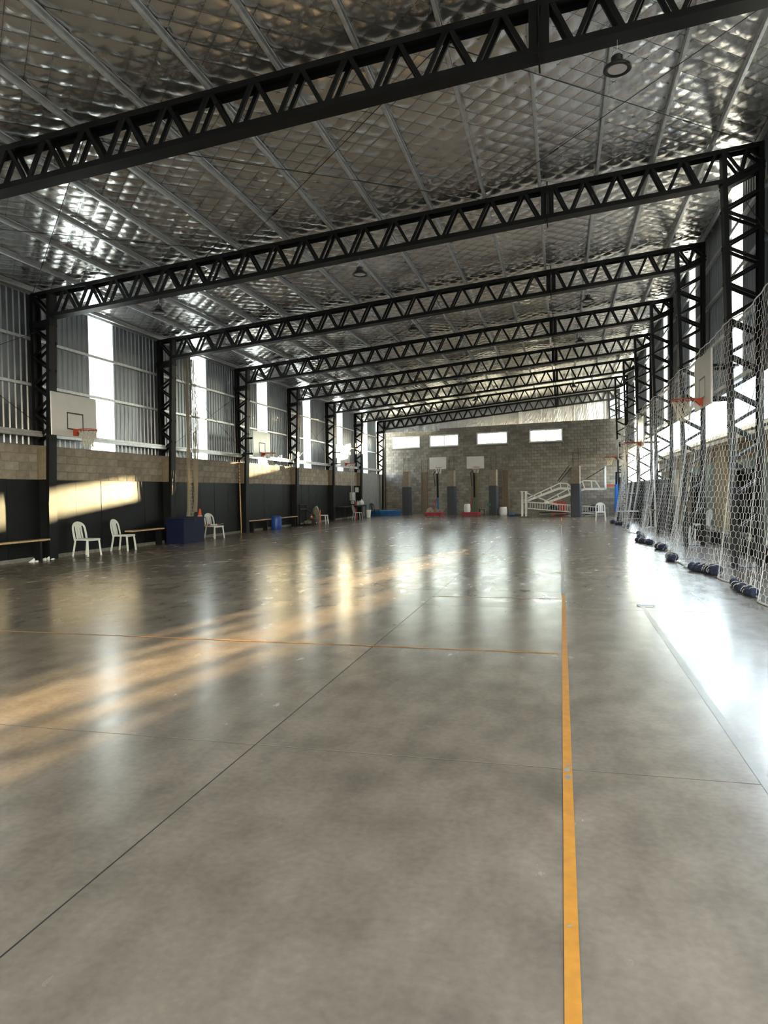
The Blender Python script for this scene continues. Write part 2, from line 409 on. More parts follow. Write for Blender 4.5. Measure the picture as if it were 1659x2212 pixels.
# ================================================================== PORTAL FRAMES
ORD = {1: 'nearest the camera, its truss spanning the top of the view', 2: 'second from the camera, carrying the nearest pair of hoops', 3: 'third from the camera, just before the bunched hanging net',
       4: 'fourth from the camera, beside the leaning wooden pole', 5: 'fifth from the camera, with two balls stuck in its truss', 6: 'sixth from the camera, carrying the farthest pair of hoops',
       7: 'seventh from the camera, second last before the far wall', 8: 'farthest from the camera, above the windowed far block wall'}
def xin_l(z): return -12.65 + .033 * z
def xin_r(z): return 3.36 - .030 * z
def make_frame():
    t = thing('portal_frame', 'black lattice portal frame', 'portal frame', (0, FY(1), 0), 0, 'lattice portal frames carrying the roof')
    HW, LEG, TH = .28, .082, .012; DEP = .665
    def chan(name, p0, p1, sign, w=HW, leg=LEG):
        mb = MB(); mb.bar(p0, p1, w, TH); 
        for s in (-1, 1): mb.bar(p0, p1, TH, leg, ow=s * (w / 2 - TH / 2), oh=sign * leg / 2)
        return obj(name, mb, 'black_steel', t)
    xl, xr = -13.0, 3.88
    chan('top_chord', (xl, 0, zt(xl)), (xr, 0, zt(xr)), -1)
    xa, xb = xin_l(6.1), xin_r(7.55)
    def zb(x): return zt(x) - DEP
    chan('bottom_chord', (xa - .02, 0, zb(xa - .02)), (xb + .02, 0, zb(xb + .02)), 1)
    # columns
    chan('column_flange', (XL_OUT, 0, 2.9), (XL_OUT, 0, zt(XL_OUT) - .02), -1)
    chan('column_flange', (xin_l(0), 0, 0), (xin_l(6.3), 0, zt(-12.4) - .05), 1)
    chan('column_flange', (3.88, 0, 0), (3.88, 0, zt(3.88) - .02), 1)
    chan('column_flange', (xin_r(0), 0, 0), (xin_r(7.6), 0, zt(3.1) - .05), -1)
    # splice near the middle
    xs_ = -.24
    for dx in (-.075, .075): obj('splice_post', MB().box(xs_ + dx - .055, xs_ + dx + .055, -.14, .14, zb(xs_) + .01, zt(xs_) - .01), 'black_steel', t)
    obj('splice_plate', MB().box(xs_ - .012, xs_ + .012, -.19, .19, zb(xs_) - .09, zt(xs_) + .07), 'black_steel', t)
    # diagonals: one shared mesh per slope
    cache = {}
    def web(p0, p1, w=.048, h=.062):
        p0 = Vector(p0); p1 = Vector(p1); d = p1 - p0; key = (round(d.x, 2), round(d.z, 2), w)
        if key not in cache: cache[key] = MB().bar((0, 0, 0), (d.x, 0, d.z), w, h).mesh('web_bar')
        for s in (-1, 1): obj('web_bar', cache[key], 'black_steel', t, (p0.x, s * (HW / 2 - .03), p0.z))
    def zig(x0, x1, n, start_top):
        st = (x1 - x0) / n; 
        for i in range(n):
            a, b = x0 + i * st, x0 + (i + 1) * st
            mid = (a + b) / 2
            if start_top: web((a + .02, 0, zt(a) - .03), (mid - .02, 0, zb(mid) + .03)); web((mid + .02, 0, zb(mid) + .03), (b - .02, 0, zt(b) - .03))
            else: web((a + .02, 0, zb(a) + .03), (mid - .02, 0, zt(mid) - .03)); web((mid + .02, 0, zt(mid) - .03), (b - .02, 0, zb(b) + .03))
    zig(xa + .10, xs_ - .13, 17, False)
    zig(xs_ + .13, xb - .08, 5, True)
    # knees
    web((XL_OUT + .06, 0, zt(XL_OUT) - .06), (xa - .05, 0, zb(xa) + .04), .05, .06)
    obj('knee_channel', MB().bar((XL_OUT - .03, 0, zb(xa) - .20), (xa, 0, zb(xa) - .13), .27, .16), 'black_steel', t)
    web((xb + .06, 0, zt(xb) - .05), ((xb + 3.85) / 2, 0, zb(xb) + .18), .05, .05)
    web(((xb + 3.85) / 2, 0, zb(xb) + .18), (3.6, 0, zt(3.6) - .06), .05, .05)
    web((3.6, 0, zt(3.6) - .06), (3.86, 0, zb(xb) + .4), .05, .06)
    obj('knee_channel', MB().bar((xb, 0, zb(xb) + .02), (3.9, 0, zb(xb) + .36), .27, .07).bar((xb, 0, zb(xb) - .07), (3.9, 0, zb(xb) + .27), .25, .08), 'black_steel', t)
    # column lattices
    def lat(fi, xo, z0, z1, n):
        st = (z1 - z0) / n; zz = [z0 + st * i for i in range(n + 1)]
        for i in range(n):
            a, b = zz[i], zz[i + 1]
            p = (fi(a) if i % 2 else xo, 0, a); q = (xo if i % 2 else fi(b), 0, b)
            web(p, q, .048, .058)
    lat(xin_l, XL_OUT + .02, 3.02, 5.86, 8)
    lat(xin_r, 3.86, .35, 7.45, 20)
    obj('base_plate', MB().box(xin_r(0) - .06, 3.94, -.18, .18, 0.001, .014), 'black_steel', t)
    return t
fr = make_frame(); fr['label'] = 'black lattice portal frame ' + ORD[1]
FR = {1: fr}
for k in range(2, 9): FR[k] = dup(fr, (0, FY(k), 0), 0, 'black lattice portal frame ' + ORD[k])

# bracing cables
def cable(p0, p1, label, r=.007):
    p0 = Vector(p0); p1 = Vector(p1); t = thing('bracing_cable', label, 'cable', tuple(p0), 0, 'thin steel bracing cables')
    obj('rod', MB().tube([(0, 0, 0), tuple(p1 - p0)], r, 5), 'cable', t)
    m = (p1 - p0) * .72; d = (p1 - p0).normalized() * .12
    obj('turnbuckle', MB().tube([tuple(m - d), tuple(m + d)], .016, 5), 'cable', t)
NODE = [-12.9, -7.28, -1.57, 3.72]
BAYN = {1: 'nearest', 3: 'middle', 5: 'farthest'}
SEG = ['left third', 'middle third', 'right third']
for k in (1, 3, 5):
    for i in range(3):
        a, b = NODE[i], NODE[i + 1]
        for d, (p, q) in enumerate(((a, b), (b, a))):
            cable((p, FY(k) + .17, zt(p) - .03), (q, FY(k + 1) - .17, zt(q) - .03), 'thin roof cable in the %s braced bay, %s, running away to the %s' % (BAYN[k], SEG[i], 'right' if d == 0 else 'left'))
    for side, x, z0, z1 in (('left', -12.66, 3.30, 5.8), ('right', 3.55, 3.0, 7.2)):
        cable((x, FY(k) + .16, z0), (x, FY(k + 1) - .16, z1), 'thin %s wall cable in the %s braced bay, rising away' % (side, BAYN[k]))
        cable((x + .02, FY(k) + .16, z1), (x + .02, FY(k + 1) - .16, z0), 'thin %s wall cable in the %s braced bay, falling away' % (side, BAYN[k]))

# ================================================================== LEFT WALL
wl = empty_struct('wall_left')
def corrugated(y0, y1, z0f, z1f, x, sgn, pitch=.205, dep=.028):
    """trapezoidal sheet in the plane x, profile along y; sgn: ribs towards +sgn x"""
    mb = MB(); pts = [(y0, 0)]; y = y0
    while y < y1 - 1e-6:
        for dy, d in ((.0, 0), (pitch * .62, 0), (pitch * .72, 1), (pitch * .90, 1), (pitch, 0)):
            yy = min(y + dy, y1)
            if yy > pts[-1][0] + 1e-5: pts.append((yy, d))
        y += pitch
    vs = []; fs = []
    for yy, d in pts: vs += [(x + sgn * dep * d, yy, z0f), (x + sgn * dep * d, yy, z1f)]
    for i in range(len(pts) - 1): fs.append((2 * i, 2 * i + 1, 2 * i + 3, 2 * i + 2) if sgn > 0 else (2 * i, 2 * i + 2, 2 * i + 3, 2 * i + 1))
    return mb.add(vs, fs)
for k in range(-2, 8):
    ya = FY(k); yb = min(FY(k + 1), 51.4); t0, t1 = ya + 2.28, ya + 3.40
    obj('cladding_sheet', corrugated(ya, t0, 2.74, zt(XC) + .16, XC, 1), 'cladding', wl)
    obj('cladding_sheet', corrugated(t1, yb, 2.74, zt(XC) + .16, XC, 1), 'cladding', wl)
    obj('translucent_panel', corrugated(t0 - .03, t1 + .03, 2.74, zt(XC) + .16, XC - .004, 1), 'translucent_sheet', wl)
    for z, h in ((5.58, .075), (4.42, .075)):
        obj('girt', MB().box(XC + .035, XC + .095, ya - .0, yb, z, z + .004).box(XC + .091, XC + .095, ya, yb, z, z + h).box(XC + .035, XC + .095, ya, yb, z + h - .004, z + h), 'galvanised', wl)
    obj('girt', MB().box(-12.86, -12.74, ya + .16, yb - .16, 3.20, 3.26).box(-12.88, -12.72, ya + .16, yb - .16, 3.12, 3.19).box(-12.80, -12.78, ya + .16, yb - .16, 3.18, 3.21), 'galvanised', wl)
obj('eave_gutter', MB().box(XC - .02, XC + .05, Y0, 51.4, zt(XC) + .02, zt(XC) + .22), 'galvanised', wl)
# masonry base
wend = 51.45
obj('masonry_core', MB().box(XW - .19, XW - .008, Y0, wend, 0, 2.915), 'mortar_pale', wl)
bm_cache = {}
def block_mesh(key, dx, dy, dz, r=.006):
    k = (key, round(dy, 3), round(dz, 3))
    if k not in bm_cache:
        mb = MB()
        vs = [(0, 0, 0), (0, dy, 0), (0, dy, dz), (0, 0, dz), (dx, r, r), (dx, dy - r, r), (dx, dy - r, dz - r), (dx, r, dz - r)]
        mb.add(vs, [(0, 1, 2, 3), (4, 7, 6, 5), (0, 4, 5, 1), (1, 5, 6, 2), (2, 6, 7, 3), (3, 7, 4, 0)])
        mb.f = [tuple(reversed(f)) for f in mb.f]
        me = mb.mesh('block'); me.materials.append(MATS[key]); bm_cache[k] = me
    return bm_cache[k]
LB, LH = .45, .215
cnt = 0; rest = {}
zrow = 2.045
rows = [(2.045 + i * LH, min(LH, 2.915 - (2.045 + i * LH))) for i in range(5) if 2.915 - (2.045 + i * LH) > .02]
todo = []
for k in range(0, 8):
    ya = FY(k) + .16; yb = min(FY(k + 1) - .16, wend)
    if k == 7: continue
    for r, (z, hh) in enumerate(rows):
        y = ya - (.5 * LB if (r + k) % 2 else .12)
        while y < yb:
            a, b = max(y, ya), min(y + LB, yb)
            if b - a > .05: todo.append((a, b, z, hh))
            y += LB
todo.sort(key=lambda q: abs(q[0] - 13.5) if q[0] < 13 else q[0] - 13)
stuff = {}
for (a, b, z, hh) in todo:
    key = random.choices(['block', 'block_pale', 'block_dark'], [5, 3, 2])[0]
    if b > 12.5 and cnt < 300:
        obj('block', block_mesh(key, .014, b - a - .011, hh - .011), None, wl, (XW - .010 + random.uniform(-.002, .002), a + .005, z + .005)); cnt += 1
    else:
        stuff.setdefault(key, MB()).box(XW - .02, XW + .004, a + .005, b - .006, z + .005, z + hh - .006)
for key, mb in stuff.items():
    o = obj('distant_blocks', mb, key, wl); o['kind'] = 'stuff'
obj('plinth', MB().box(XW - .05, XW + .035, Y0, FY(7) - .1, 0, .095), 'plinth', wl)
for k in range(0, 7):
    ya = FY(k) + .155; n = 5; w = (5.79 - .31) / n
    for i in range(n):
        a = ya + i * w
        obj('wainscot_panel', MB().box(XW - .01, XW + .022 + random.uniform(-.004, .004), a + .006, a + w - .006, .09, 2.04 + random.uniform(-.008, .008)), 'wainscot', wl)
obj('plain_wall', MB().box(XW - .01, XW + .02, FY(7) + .16, wend, 0, 2.915), 'plaster', wl)
# piers behind the inner flange
for k in range(0, 8):
    y = FY(k); pr = empty_struct('trim_%d' % (k + 1), (0, y, 0))
    obj('pier_blocks', MB().box(XW - .02, -12.66, -.125, .125, 2.045, 2.90).box(XW - .02, -12.655, -.126, .126, 2.25, 2.262).box(XW - .02, -12.655, -.126, .126, 2.46, 2.472), 'render_brown', pr)
    obj('pier_panel', MB().box(XW - .02, -12.665, -.15, .15, .0, 2.04), 'wainscot', pr)
    obj('flange_cover', MB().box(-12.64, -12.60, -.15, .15, .005, 2.03), 'wainscot', pr)

# ================================================================== FAR WALL (oblique)
KW = -.2537; WA = math.atan(KW); CS = math.cos(WA)
wb = empty_struct('wall_back', (0, 48.304, 0), WA)
def U(x): return x / CS
WX = [(-12.1102, -9.9345), (-9.1924, -7.0087), (-5.6945, -3.5204), (-2.0519, .1286)]
WZ0, WZ1, WTOP = 4.7937, 5.6694, 6.10
UL, UR = U(-13.45), U(4.08)
mb = MB(); wu = [(U(a) + .0, U(b)) for a, b in WX]
mb.box(UL, UR, .012, .20, -.02, WZ0); mb.box(UL, UR, .012, .20, WZ1, WTOP)
e = [UL] + [q for ab in wu for q in ab] + [UR]
for i in range(0, len(e), 2): mb.box(e[i], e[i + 1], .012, .20, WZ0, WZ1)
obj('mortar_core', mb, 'mortar', wb)
BW, BH = .41, .2034
allb = []; r = 0; z = 0.0
while z < WTOP - .02:
    hh = min(BH, WTOP - z); u = UL - (BW / 2 if r % 2 else 0)
    while u < UR:
        spans = [(max(u, UL), min(u + BW, UR))]
        if z + hh > WZ0 + .02 and z < WZ1 - .02:
            for a, b in wu:
                ns = []
                for p, q in spans:
                    if q <= a or p >= b: ns.append((p, q))
                    else:
                        if p < a: ns.append((p, a))
                        if q > b: ns.append((b, q))
                spans = ns
        zz, hz = z, hh
        for p, q in spans:
            over = any(q > a + .01 and p < b - .01 for a, b in wu)
            lo, hi = zz, zz + hz
            if over and lo < WZ0 < hi: hi = WZ0
            if over and lo < WZ1 < hi: lo = WZ1
            if q - p > .04 and hi - lo > .03: allb.append((p, q, lo, hi - lo))
        u += BW
    z += BH; r += 1
def showing(b):
    u = (b[0] + b[1]) / 2; zc_ = b[2]
    if u > U(3.2): return 1e9
    return -u * .25 + abs(zc_ - 3.2) * .35 + (8 if zc_ < .9 else 0)
allb.sort(key=showing)
stuff = {}
for i, (p, q, z, hh) in enumerate(allb):
    key = random.choices(['grey_block', 'grey_block_pale', 'grey_block_dark'], [5, 3, 2.4])[0]
    if i < 300:
        k = ('w' + key, round(q - p, 3), round(hh, 3))
        if k not in bm_cache:
            m_ = MB(); dy = q - p - .014; dz = hh - .014; rr_ = .005
            m_.add([(0, 0, 0), (dy, 0, 0), (dy, 0, dz), (0, 0, dz), (rr_, -.018, rr_), (dy - rr_, -.018, rr_), (dy - rr_, -.018, dz - rr_), (rr_, -.018, dz - rr_)],
                   [(3, 2, 1, 0), (4, 5, 6, 7), (0, 1, 5, 4), (1, 2, 6, 5), (2, 3, 7, 6), (3, 0, 4, 7)])
            me = m_.mesh('block'); me.materials.append(MATS[key]); bm_cache[k] = me
        obj('block', bm_cache[k], None, wb, (p + .007, .014 + random.uniform(-.003, .003), z + .007))
    else:
        stuff.setdefault(key, MB()).box(p + .007, q - .007, -.004, .02, z + .007, z + hh - .007)
for key, mb in stuff.items():
    o = obj('block_field', mb, key, wb); o['kind'] = 'stuff'
obj('corner_pier', MB().box(U(-13.4), U(-12.78), -.16, .0, 0, 6.05), 'concrete_stub', wb)
obj('drain_pipe', smooth(MB().tube([(U(-12.74), -.05, 0), (U(-12.74), -.05, 6.0)], .04, 8)), 'rebar', wb)
# windows
for i, (a, b) in enumerate(WX):
    w = empty_struct('window_%d' % (i + 1), (a, 48.304 + KW * a, 0), WA)
    L = U(b - a); f = .075
    mb = MB().box(0, L, -.03, .10, WZ0, WZ0 + f).box(0, L, -.03, .10, WZ1 - f, WZ1).box(0, f, -.03, .10, WZ0 + f, WZ1 - f).box(L - f, L, -.03, .10, WZ0 + f, WZ1 - f)
    obj('window_frame', mb, 'white_paint', w)
    for s in range(2):
        x0 = f + s * (L / 2 - f); sash = obj('sash', MB().box(x0, x0 + .03, .01 + .03 * s, .04 + .03 * s, WZ0 + f, WZ1 - f).box(x0 + L / 2 - f - .03, x0 + L / 2 - f, .01 + .03 * s, .04 + .03 * s, WZ0 + f, WZ1 - f)
                   .box(x0 + .03, x0 + L / 2 - f - .03, .01 + .03 * s, .04 + .03 * s, WZ0 + f, WZ0 + f + .03).box(x0 + .03, x0 + L / 2 - f - .03, .01 + .03 * s, .04 + .03 * s, WZ1 - f - .03, WZ1 - f), 'alu', w)
        obj('pane', MB().add([(x0 + .03, .025 + .03 * s, WZ0 + f + .03), (x0 + L / 2 - f - .03, .025 + .03 * s, WZ0 + f + .03), (x0 + L / 2 - f - .03, .025 + .03 * s, WZ1 - f - .03), (x0 + .03, .025 + .03 * s, WZ1 - f - .03)], [(0, 1, 2, 3)]), 'window_glass', sash)
# brown pilasters against the far wall
for x in (-9.62, -5.85, -3.68, 1.0):
    obj('pilaster', MB().box(U(x) - .18, U(x) + .14, -.08, .0, 0, 3.0).box(U(x) + .14, U(x) + .24, -.14, .0, 0, 3.0).box(U(x) - .26, U(x) - .18, -.12, .0, 0, 2.98), 'wood_old', wb)
    for dx in (-.22, .26): obj('rebar', MB().tube([(U(x) + dx, -.05, 2.9), (U(x) + dx + .01, -.06, 4.0)], .009, 5), 'rebar', wb)

# free-standing padded concrete pillars
PL = [('leftmost, beside the blue gym mat', -10.02, 46.45), ('second from the left, between the two portable hoops', -6.98, 46.35), ('third from the left, beside the white keg on the floor', -4.23, 46.2), ('in front of the white lattice pile at right', .835, 42.0)]
for nm, x, y in PL:
    t = thing('padded_pillar', 'concrete stub pillar with dark foam pad, ' + nm, 'pillar', (x, y, 0), WA, 'padded pillars by the far wall')
    obj('shaft', MB().box(-.22, .22, -.15, .15, 0, 2.95), 'concrete_stub', t)
    obj('pad', MB().bevbox(-.265, .265, -.20, .20, .02, 1.93, .03), 'slate_pad', t)
    obj('corner_strip', MB().box(.205, .255, -.17, -.14, 1.93, 2.96), 'tape_pale', t)
    for sx in (-.17, .17):
        for sy in (-.1, .1): obj('rebar', MB().tube([(sx, sy, 2.9), (sx + random.uniform(-.03, .03), sy, 3.8 + random.random() * .2)], .010, 5), 'rebar', t)
    if x > 0: 
        for q in range(5): obj('stirrup', MB().tube([(-.17, -.1, 3.0 + q * .17), (.17, -.1, 3.0 + q * .17), (.17, .1, 3.0 + q * .17), (-.17, .1, 3.0 + q * .17)], .006, 5, closed=True), 'rebar', t)

# ================================================================== RIGHT WALL
wr = empty_struct('wall_right')
YR1 = 47.1
for k in range(-2, 8):
    ya = FY(k); yb = min(FY(k + 1), YR1); t0, t1 = ya + 2.04, ya + 3.15
    if ya >= YR1: continue
    obj('cladding_sheet', corrugated(ya, min(t0, yb), 3.95, zt(XRC) + .16, XRC, -1), 'cladding', wr)
    if t0 < yb: obj('translucent_panel', corrugated(t0 - .03, min(t1 + .03, yb), 3.80, zt(XRC) + .16, XRC + .004, -1), 'translucent_sheet', wr)
    if t1 < yb: obj('cladding_sheet', corrugated(t1, yb, 3.95, zt(XRC) + .16, XRC, -1), 'cladding', wr)
    for z in (7.55, 6.50, 5.30, 4.05):
        obj('girt', MB().box(XRC - .10, XRC - .035, ya, yb, z, z + .004).box(XRC - .10, XRC - .096, ya, yb, z, z + .09).box(XRC - .10, XRC - .035, ya, yb, z + .086, z + .09), 'galvanised', wr)
# low dark parapet at the far right, near end lengthened to block low sun
obj('low_wall', MB().box(4.0, 4.14, 29.5, 47.2, 0, 1.95), 'wainscot', wr)
obj('low_wall_cap', MB().box(3.98, 4.16, 29.5, 47.2, 1.95, 2.0), 'plinth', wr)
# wall behind the camera, unseen; its opening added to light the near floor
wf = empty_struct('wall_front')
obj('rear_wall', MB().box(-13.1, -7.0, Y0 - .2, Y0, 0, 8.4).box(-1.0, 4.0, Y0 - .2, Y0, 0, 8.4).box(-7.0, -1.0, Y0 - .2, Y0, 4.2, 8.4), 'plaster', wf)

# ================================================================== ADJACENT BUILDING (right)
ab = thing('annex_building', 'low building with beige pilasters, glass doors and sunlit metal roof beyond the net', 'building', (5.0, 20, 0))
def P(x, y, z): return (x - 5.0, y - 20, z)
def abox(name, x0, x1, y0, y1, z0, z1, m): return obj(name, MB().box(x0 - 5, x1 - 5, y0 - 20, y1 - 20, z0, z1), m, ab)
YA, YB = 2.0, 39.6
abox('lintel_wall', 5.0, 5.18, YA, YB, 2.42, 2.95, 'fascia_brown')  # brown paints in the fascia's shade on the lintel
abox('fascia', 4.78, 4.84, YA, YB, 2.86, 3.02, 'fascia_brown')
abox('fascia_trim', 4.74, 4.80, YA, YB, 2.96, 3.06, 'white_paint')
gut = MB()
for i in range(36):
    pass
obj('gutter', MB().bar(P(4.70, YA, 3.10), P(4.70, YB, 3.10), .12, .02, (1, 0, 0)).bar(P(4.645, YA, 3.14), P(4.645, YB, 3.14), .012, .10, (1, 0, 0)), 'alu', ab)
def roofm():
    mb = MB(); vs = []; fs = []; n = int((YB - YA) / .12); prof = []
    for i in range(n + 1):
        y = YA + (YB - YA) * i / n; d = .03 if i % 3 == 0 else 0
        vs += [P(4.72, y, 3.10 + d), P(9.6, y, 8.0 + d)]
    for i in range(n): fs.append((2 * i, 2 * i + 1, 2 * i + 3, 2 * i + 2))
    return mb.add(vs, fs)
obj('annex_roof', roofm(), 'roof_sheet', ab)
abox('back_wall', 9.4, 9.6, YA, YB, 0, 7.75, 'room_shade'); abox('end_wall', 5.1, 9.5, YB - .15, YB, 0, 3.0, 'beige_wall'); abox('end_wall', 5.1, 9.5, YA, YA + .15, 0, 3.0, 'beige_wall')
obj('gable', MB().prism([(0.0, 2.95), (4.5, 2.95), (4.5, 7.7), (0.0, 3.25)], YB - 20 - .12, YB - 20 - .02, 'y'), 'beige_wall', ab)
abox('soffit', 4.84, 9.4, YA, YB, 2.95, 2.99, 'fascia_brown')
# repeating module: glass | pilaster | dark opening
for i, yb_ in enumerate((12.35, 19.95, 27.5, 34.9)):
    if yb_ - 1.8 > YB: continue
    g1, g0 = min(yb_, YB - .1), yb_ - 1.85
    pn = obj('glass_door', MB().box(.05, .09, g0 - 20, g1 - 20, .04, 2.42), 'frosted_glass', ab)
    obj('door_frame', MB().box(.03, .11, g0 - 20, g0 - 20 + .05, .04, 2.42).box(.03, .11, g1 - 20 - .05, g1 - 20, .04, 2.42).box(.03, .11, g0 - 20, g1 - 20, 1.25, 1.28), 'alu', pn)
    abox('pilaster', 4.93, 5.2, g0 - 1.55, g0 - .35, 0, 2.9, 'beige_wall')
    abox('door_post', 4.96, 5.1, g0 - .25, g0 - .1, 0, 2.5, 'wood_brown')
    abox('threshold', 4.9, 5.2, g0 - 5.8, g0 - 1.75, 0.002, .05, 'wood_old')
    abox('transom_glass', 5.06, 5.10, g0 - 5.6, g0 - 1.75, 2.10, 2.42, 'frosted_glass')
abox('room_shade_panel', 5.8, 5.9, YA, YB, 0, 2.95, 'room_shade')  # near-black panel, paints in the shade behind the annex openings
# distant block seen past the annex
tag(obj('distant_house', MB().box(7.2, 14, 47.5, 64, 0, 4.4).prism([(6.9, 4.4), (14.3, 4.4), (10.6, 5.9)], 47.3, 64.2, 'y').box(7.1, 7.2, 50, 51.2, 1.6, 3.2).box(7.1, 7.2, 54, 55.2, 1.6, 3.2), 'outside_white'), 'pale house seen in glare through the far right opening', 'house')
gr = struct(obj('ground', MB().box(-160, 160, -60, 260, -.6, -.21), 'earth'))

# ================================================================== NETS
def hex_net(length, height, a, r, surf, thick, sides=3):
    """vertical-edged hexagon lattice over surf(u, v) -> point"""
    nu = int(length / a); nr = int(height / r); edges = []; zg = r * .27
    def Pn(i2, row, lo):      # half-column index, row, lower/upper zigzag
        return surf(i2 * a / 2, row * r + (zg if lo else 0))
    for row in range(nr):
        off = row % 2
        for c in range(nu):
            i2 = 2 * c + off
            edges.append((Pn(i2, row, True), surf(i2 * a / 2, (row + 1) * r)))
            # zigzag under each vertical
            for d in (-1, 1):
                if 0 <= i2 + d <= 2 * nu: edges.append((surf(i2 * a / 2, row * r + zg), surf((i2 + d) * a / 2, row * r)))
    mb = MB(); p = np.array([e[0] for e in edges]); q = np.array([e[1] for e in edges])
    d = q - p; L = np.linalg.norm(d, axis=1, keepdims=True); d /= np.maximum(L, 1e-6)
    ref = np.tile(np.array([[1.0, .13, .07]]), (len(d), 1)); s = np.cross(d, ref); s /= np.maximum(np.linalg.norm(s, axis=1, keepdims=True), 1e-6); t = np.cross(d, s)
    vs = []
    for P_ in (p, q):
        for k in range(sides):
            an = 2 * PI * k / sides; vs.append(P_ + (s * math.cos(an) + t * math.sin(an)) * thick)
    V = np.stack(vs, 1).reshape(-1, 3).astype(np.float32)
    n = len(p); base = np.arange(n)[:, None] * (2 * sides); fq = []
    for k in range(sides):
        k2 = (k + 1) % sides; fq.append(base + np.array([[k, k2, sides + k2, sides + k]]))
    Q = np.stack(fq, 1).reshape(-1, 4).astype(np.int32)
    me = bpy.data.meshes.new('netting'); me.vertices.add(len(V)); me.vertices.foreach_set('co', V.ravel())
    me.loops.add(Q.size); me.loops.foreach_set('vertex_index', Q.ravel())
    me.polygons.add(len(Q)); me.polygons.foreach_set('loop_start', np.arange(0, Q.size, 4, dtype=np.int32)); me.polygons.foreach_set('loop_total', np.full(len(Q), 4, dtype=np.int32))
    me.update(calc_edges=True)
    return me
NY0, NY1, NTOP = 8.6, 36.2, 4.68
def nsurf(u, v):
    y = NY0 + u; t = min(v / NTOP, 1.0)
    top = NTOP - .10 * abs(math.sin((y - 15.51) / 5.79 * PI)) + .04 * math.sin(y * 2.3)
    near = max(0.0, (14.5 - y) / 2.6)
    xb = 2.52 + .13 * math.sin(y * 1.05) + .06 * math.sin(y * 2.7 + 1) + .22 * near
    xt = 3.02
    x = xt + (xb - xt) * (1 - t) ** 1.6 + .05 * math.sin(y * 4.1 + 2.0 * t) * (1 - t) + .012 * math.sin(y * 11)
    return (x, y + .05 * math.sin(y * 3.1) * (1 - t), top * t + .01)
net = thing('court_net', 'tall white hexagonal mesh net hanging along the right side of the court', 'net', (2.8, NY0, 0))
o = obj('netting', hex_net(NY1 - NY0, NTOP, .165, .108, lambda u, v: tuple(np.array(nsurf(u, v)) - np.array((2.8, NY0, 0))), .0031), 'net_white', net)
pts = [tuple(np.array(nsurf(u, NTOP)) - np.array((2.8, NY0, 0))) for u in np.arange(0, NY1 - NY0 + .01, .12)]
obj('head_rope', MB().tube(pts, .011, 5), 'net_white', net)
pts = [tuple(np.array(nsurf(u, 0)) - np.array((2.8, NY0, 0)) + np.array((0, 0, .008))) for u in np.arange(0, NY1 - NY0 + .01, .10)]
obj('foot_rope', MB().tube(pts, .014, 5), 'net_cord', net)
for y in np.arange(9.0, 36.1, 2.6): # slack clumps of mesh lying along the hem
    mb = MB(); 
    for q in range(5):
        a0 = np.array(nsurf(y - NY0 + random.uniform(-.25, .25), 0)) - np.array((2.8, NY0, 0)); h0 = random.uniform(.15, .5)
        b0 = np.array(nsurf(y - NY0 + random.uniform(-.08, .08), h0)) - np.array((2.8, NY0, 0))
        mb.tube([tuple(a0 + np.array((random.uniform(-.08, .05), 0, .01))), tuple((a0 + b0) / 2 + np.array((random.uniform(-.03, .03), 0, 0))), tuple(b0)], .004, 3, caps=False)
    obj('slack_strands', mb, 'net_white', net)
# gathered far end of the net
def bunch(x, y, z0, z1, r0, r1, n, m, parent, th=.005, sway=.05):
    mb = MB()
    for i in range(n):
        a = random.uniform(0, 2 * PI); q = random.random() ** .5; ph = random.uniform(0, 6)
        pts = []
        for j in range(15):
            t = j / 14; r = (r0 + (r1 - r0) * t) * q
            pts.append((x + r * math.cos(a + .5 * math.sin(3 * t + ph)) + sway * math.sin(2.4 * t + ph * .2) * t * (1 - t), y + r * math.sin(a + .5 * math.cos(2 * t + ph)), z0 + (z1 - z0) * t))
        mb.tube(pts, th, 3, caps=False)
    return obj('gathered_mesh', mb, m, parent)
bunch(0.12, NY1 - NY0 + .15, .05, 4.45, .20, .08, 26, 'net_cord', net, .004, .35)
# rolled navy cloth weights on the hem of the net
def roll(y0, y1, label, r=.055):
    c = np.array(nsurf((y0 + y1) / 2 - NY0, 0)); t = thing('cloth_roll', label, 'cloth roll', (c[0], c[1], 0), 0, 'navy cloth rolls weighting the net')
    n = 14; pts = []; rs = []
    for i in range(n + 1):
        y = y0 + (y1 - y0) * i / n; p = np.array(nsurf(y - NY0, 0)); rad = r * (1 + .28 * math.sin(i * 2.1) * random.random()) * (.55 if i in (0, n) else 1)
        pts.append((p[0] - c[0] - .05 + .05 * math.sin(i * 1.9), y - c[1], max(rad * .92, .03))); rs.append(rad)
    obj('cloth', smooth(MB().tube(pts, rs, 9)), 'navy_fabric', t)
    mb = MB()
    for i in range(9):
        p = pts[1 + i]; rad = rs[1 + i] * 1.06
        mb.tube([(p[0] + rad * math.cos(a), p[1] + .03 * a, max(.008, p[2] + rad * math.sin(a))) for a in np.linspace(-.3, PI + .3, 7)], .004, 3, caps=False)
    obj('mesh_wrap', mb, 'net_cord', t)
    return t
roll(11.2, 12.55, 'long navy cloth roll on the net hem, nearest the camera at the right edge', .062)
roll(13.9, 14.35, 'navy cloth bundle on the net hem beside the slack net, second from the camera', .085)
roll(14.2, 14.75, 'frayed navy cloth bundle just behind the second bundle on the net hem', .075)
roll(16.4, 17.25, 'navy cloth bundle on the net hem, middle of the visible row', .08)
roll(19.4, 20.2, 'navy cloth bundle on the net hem under the second right column', .08)
roll(21.2, 23.2, 'long dark cloth roll on the net hem, farther along the row', .065)
roll(23.6, 26.2, 'long dark cloth roll on the net hem, second farthest', .06)
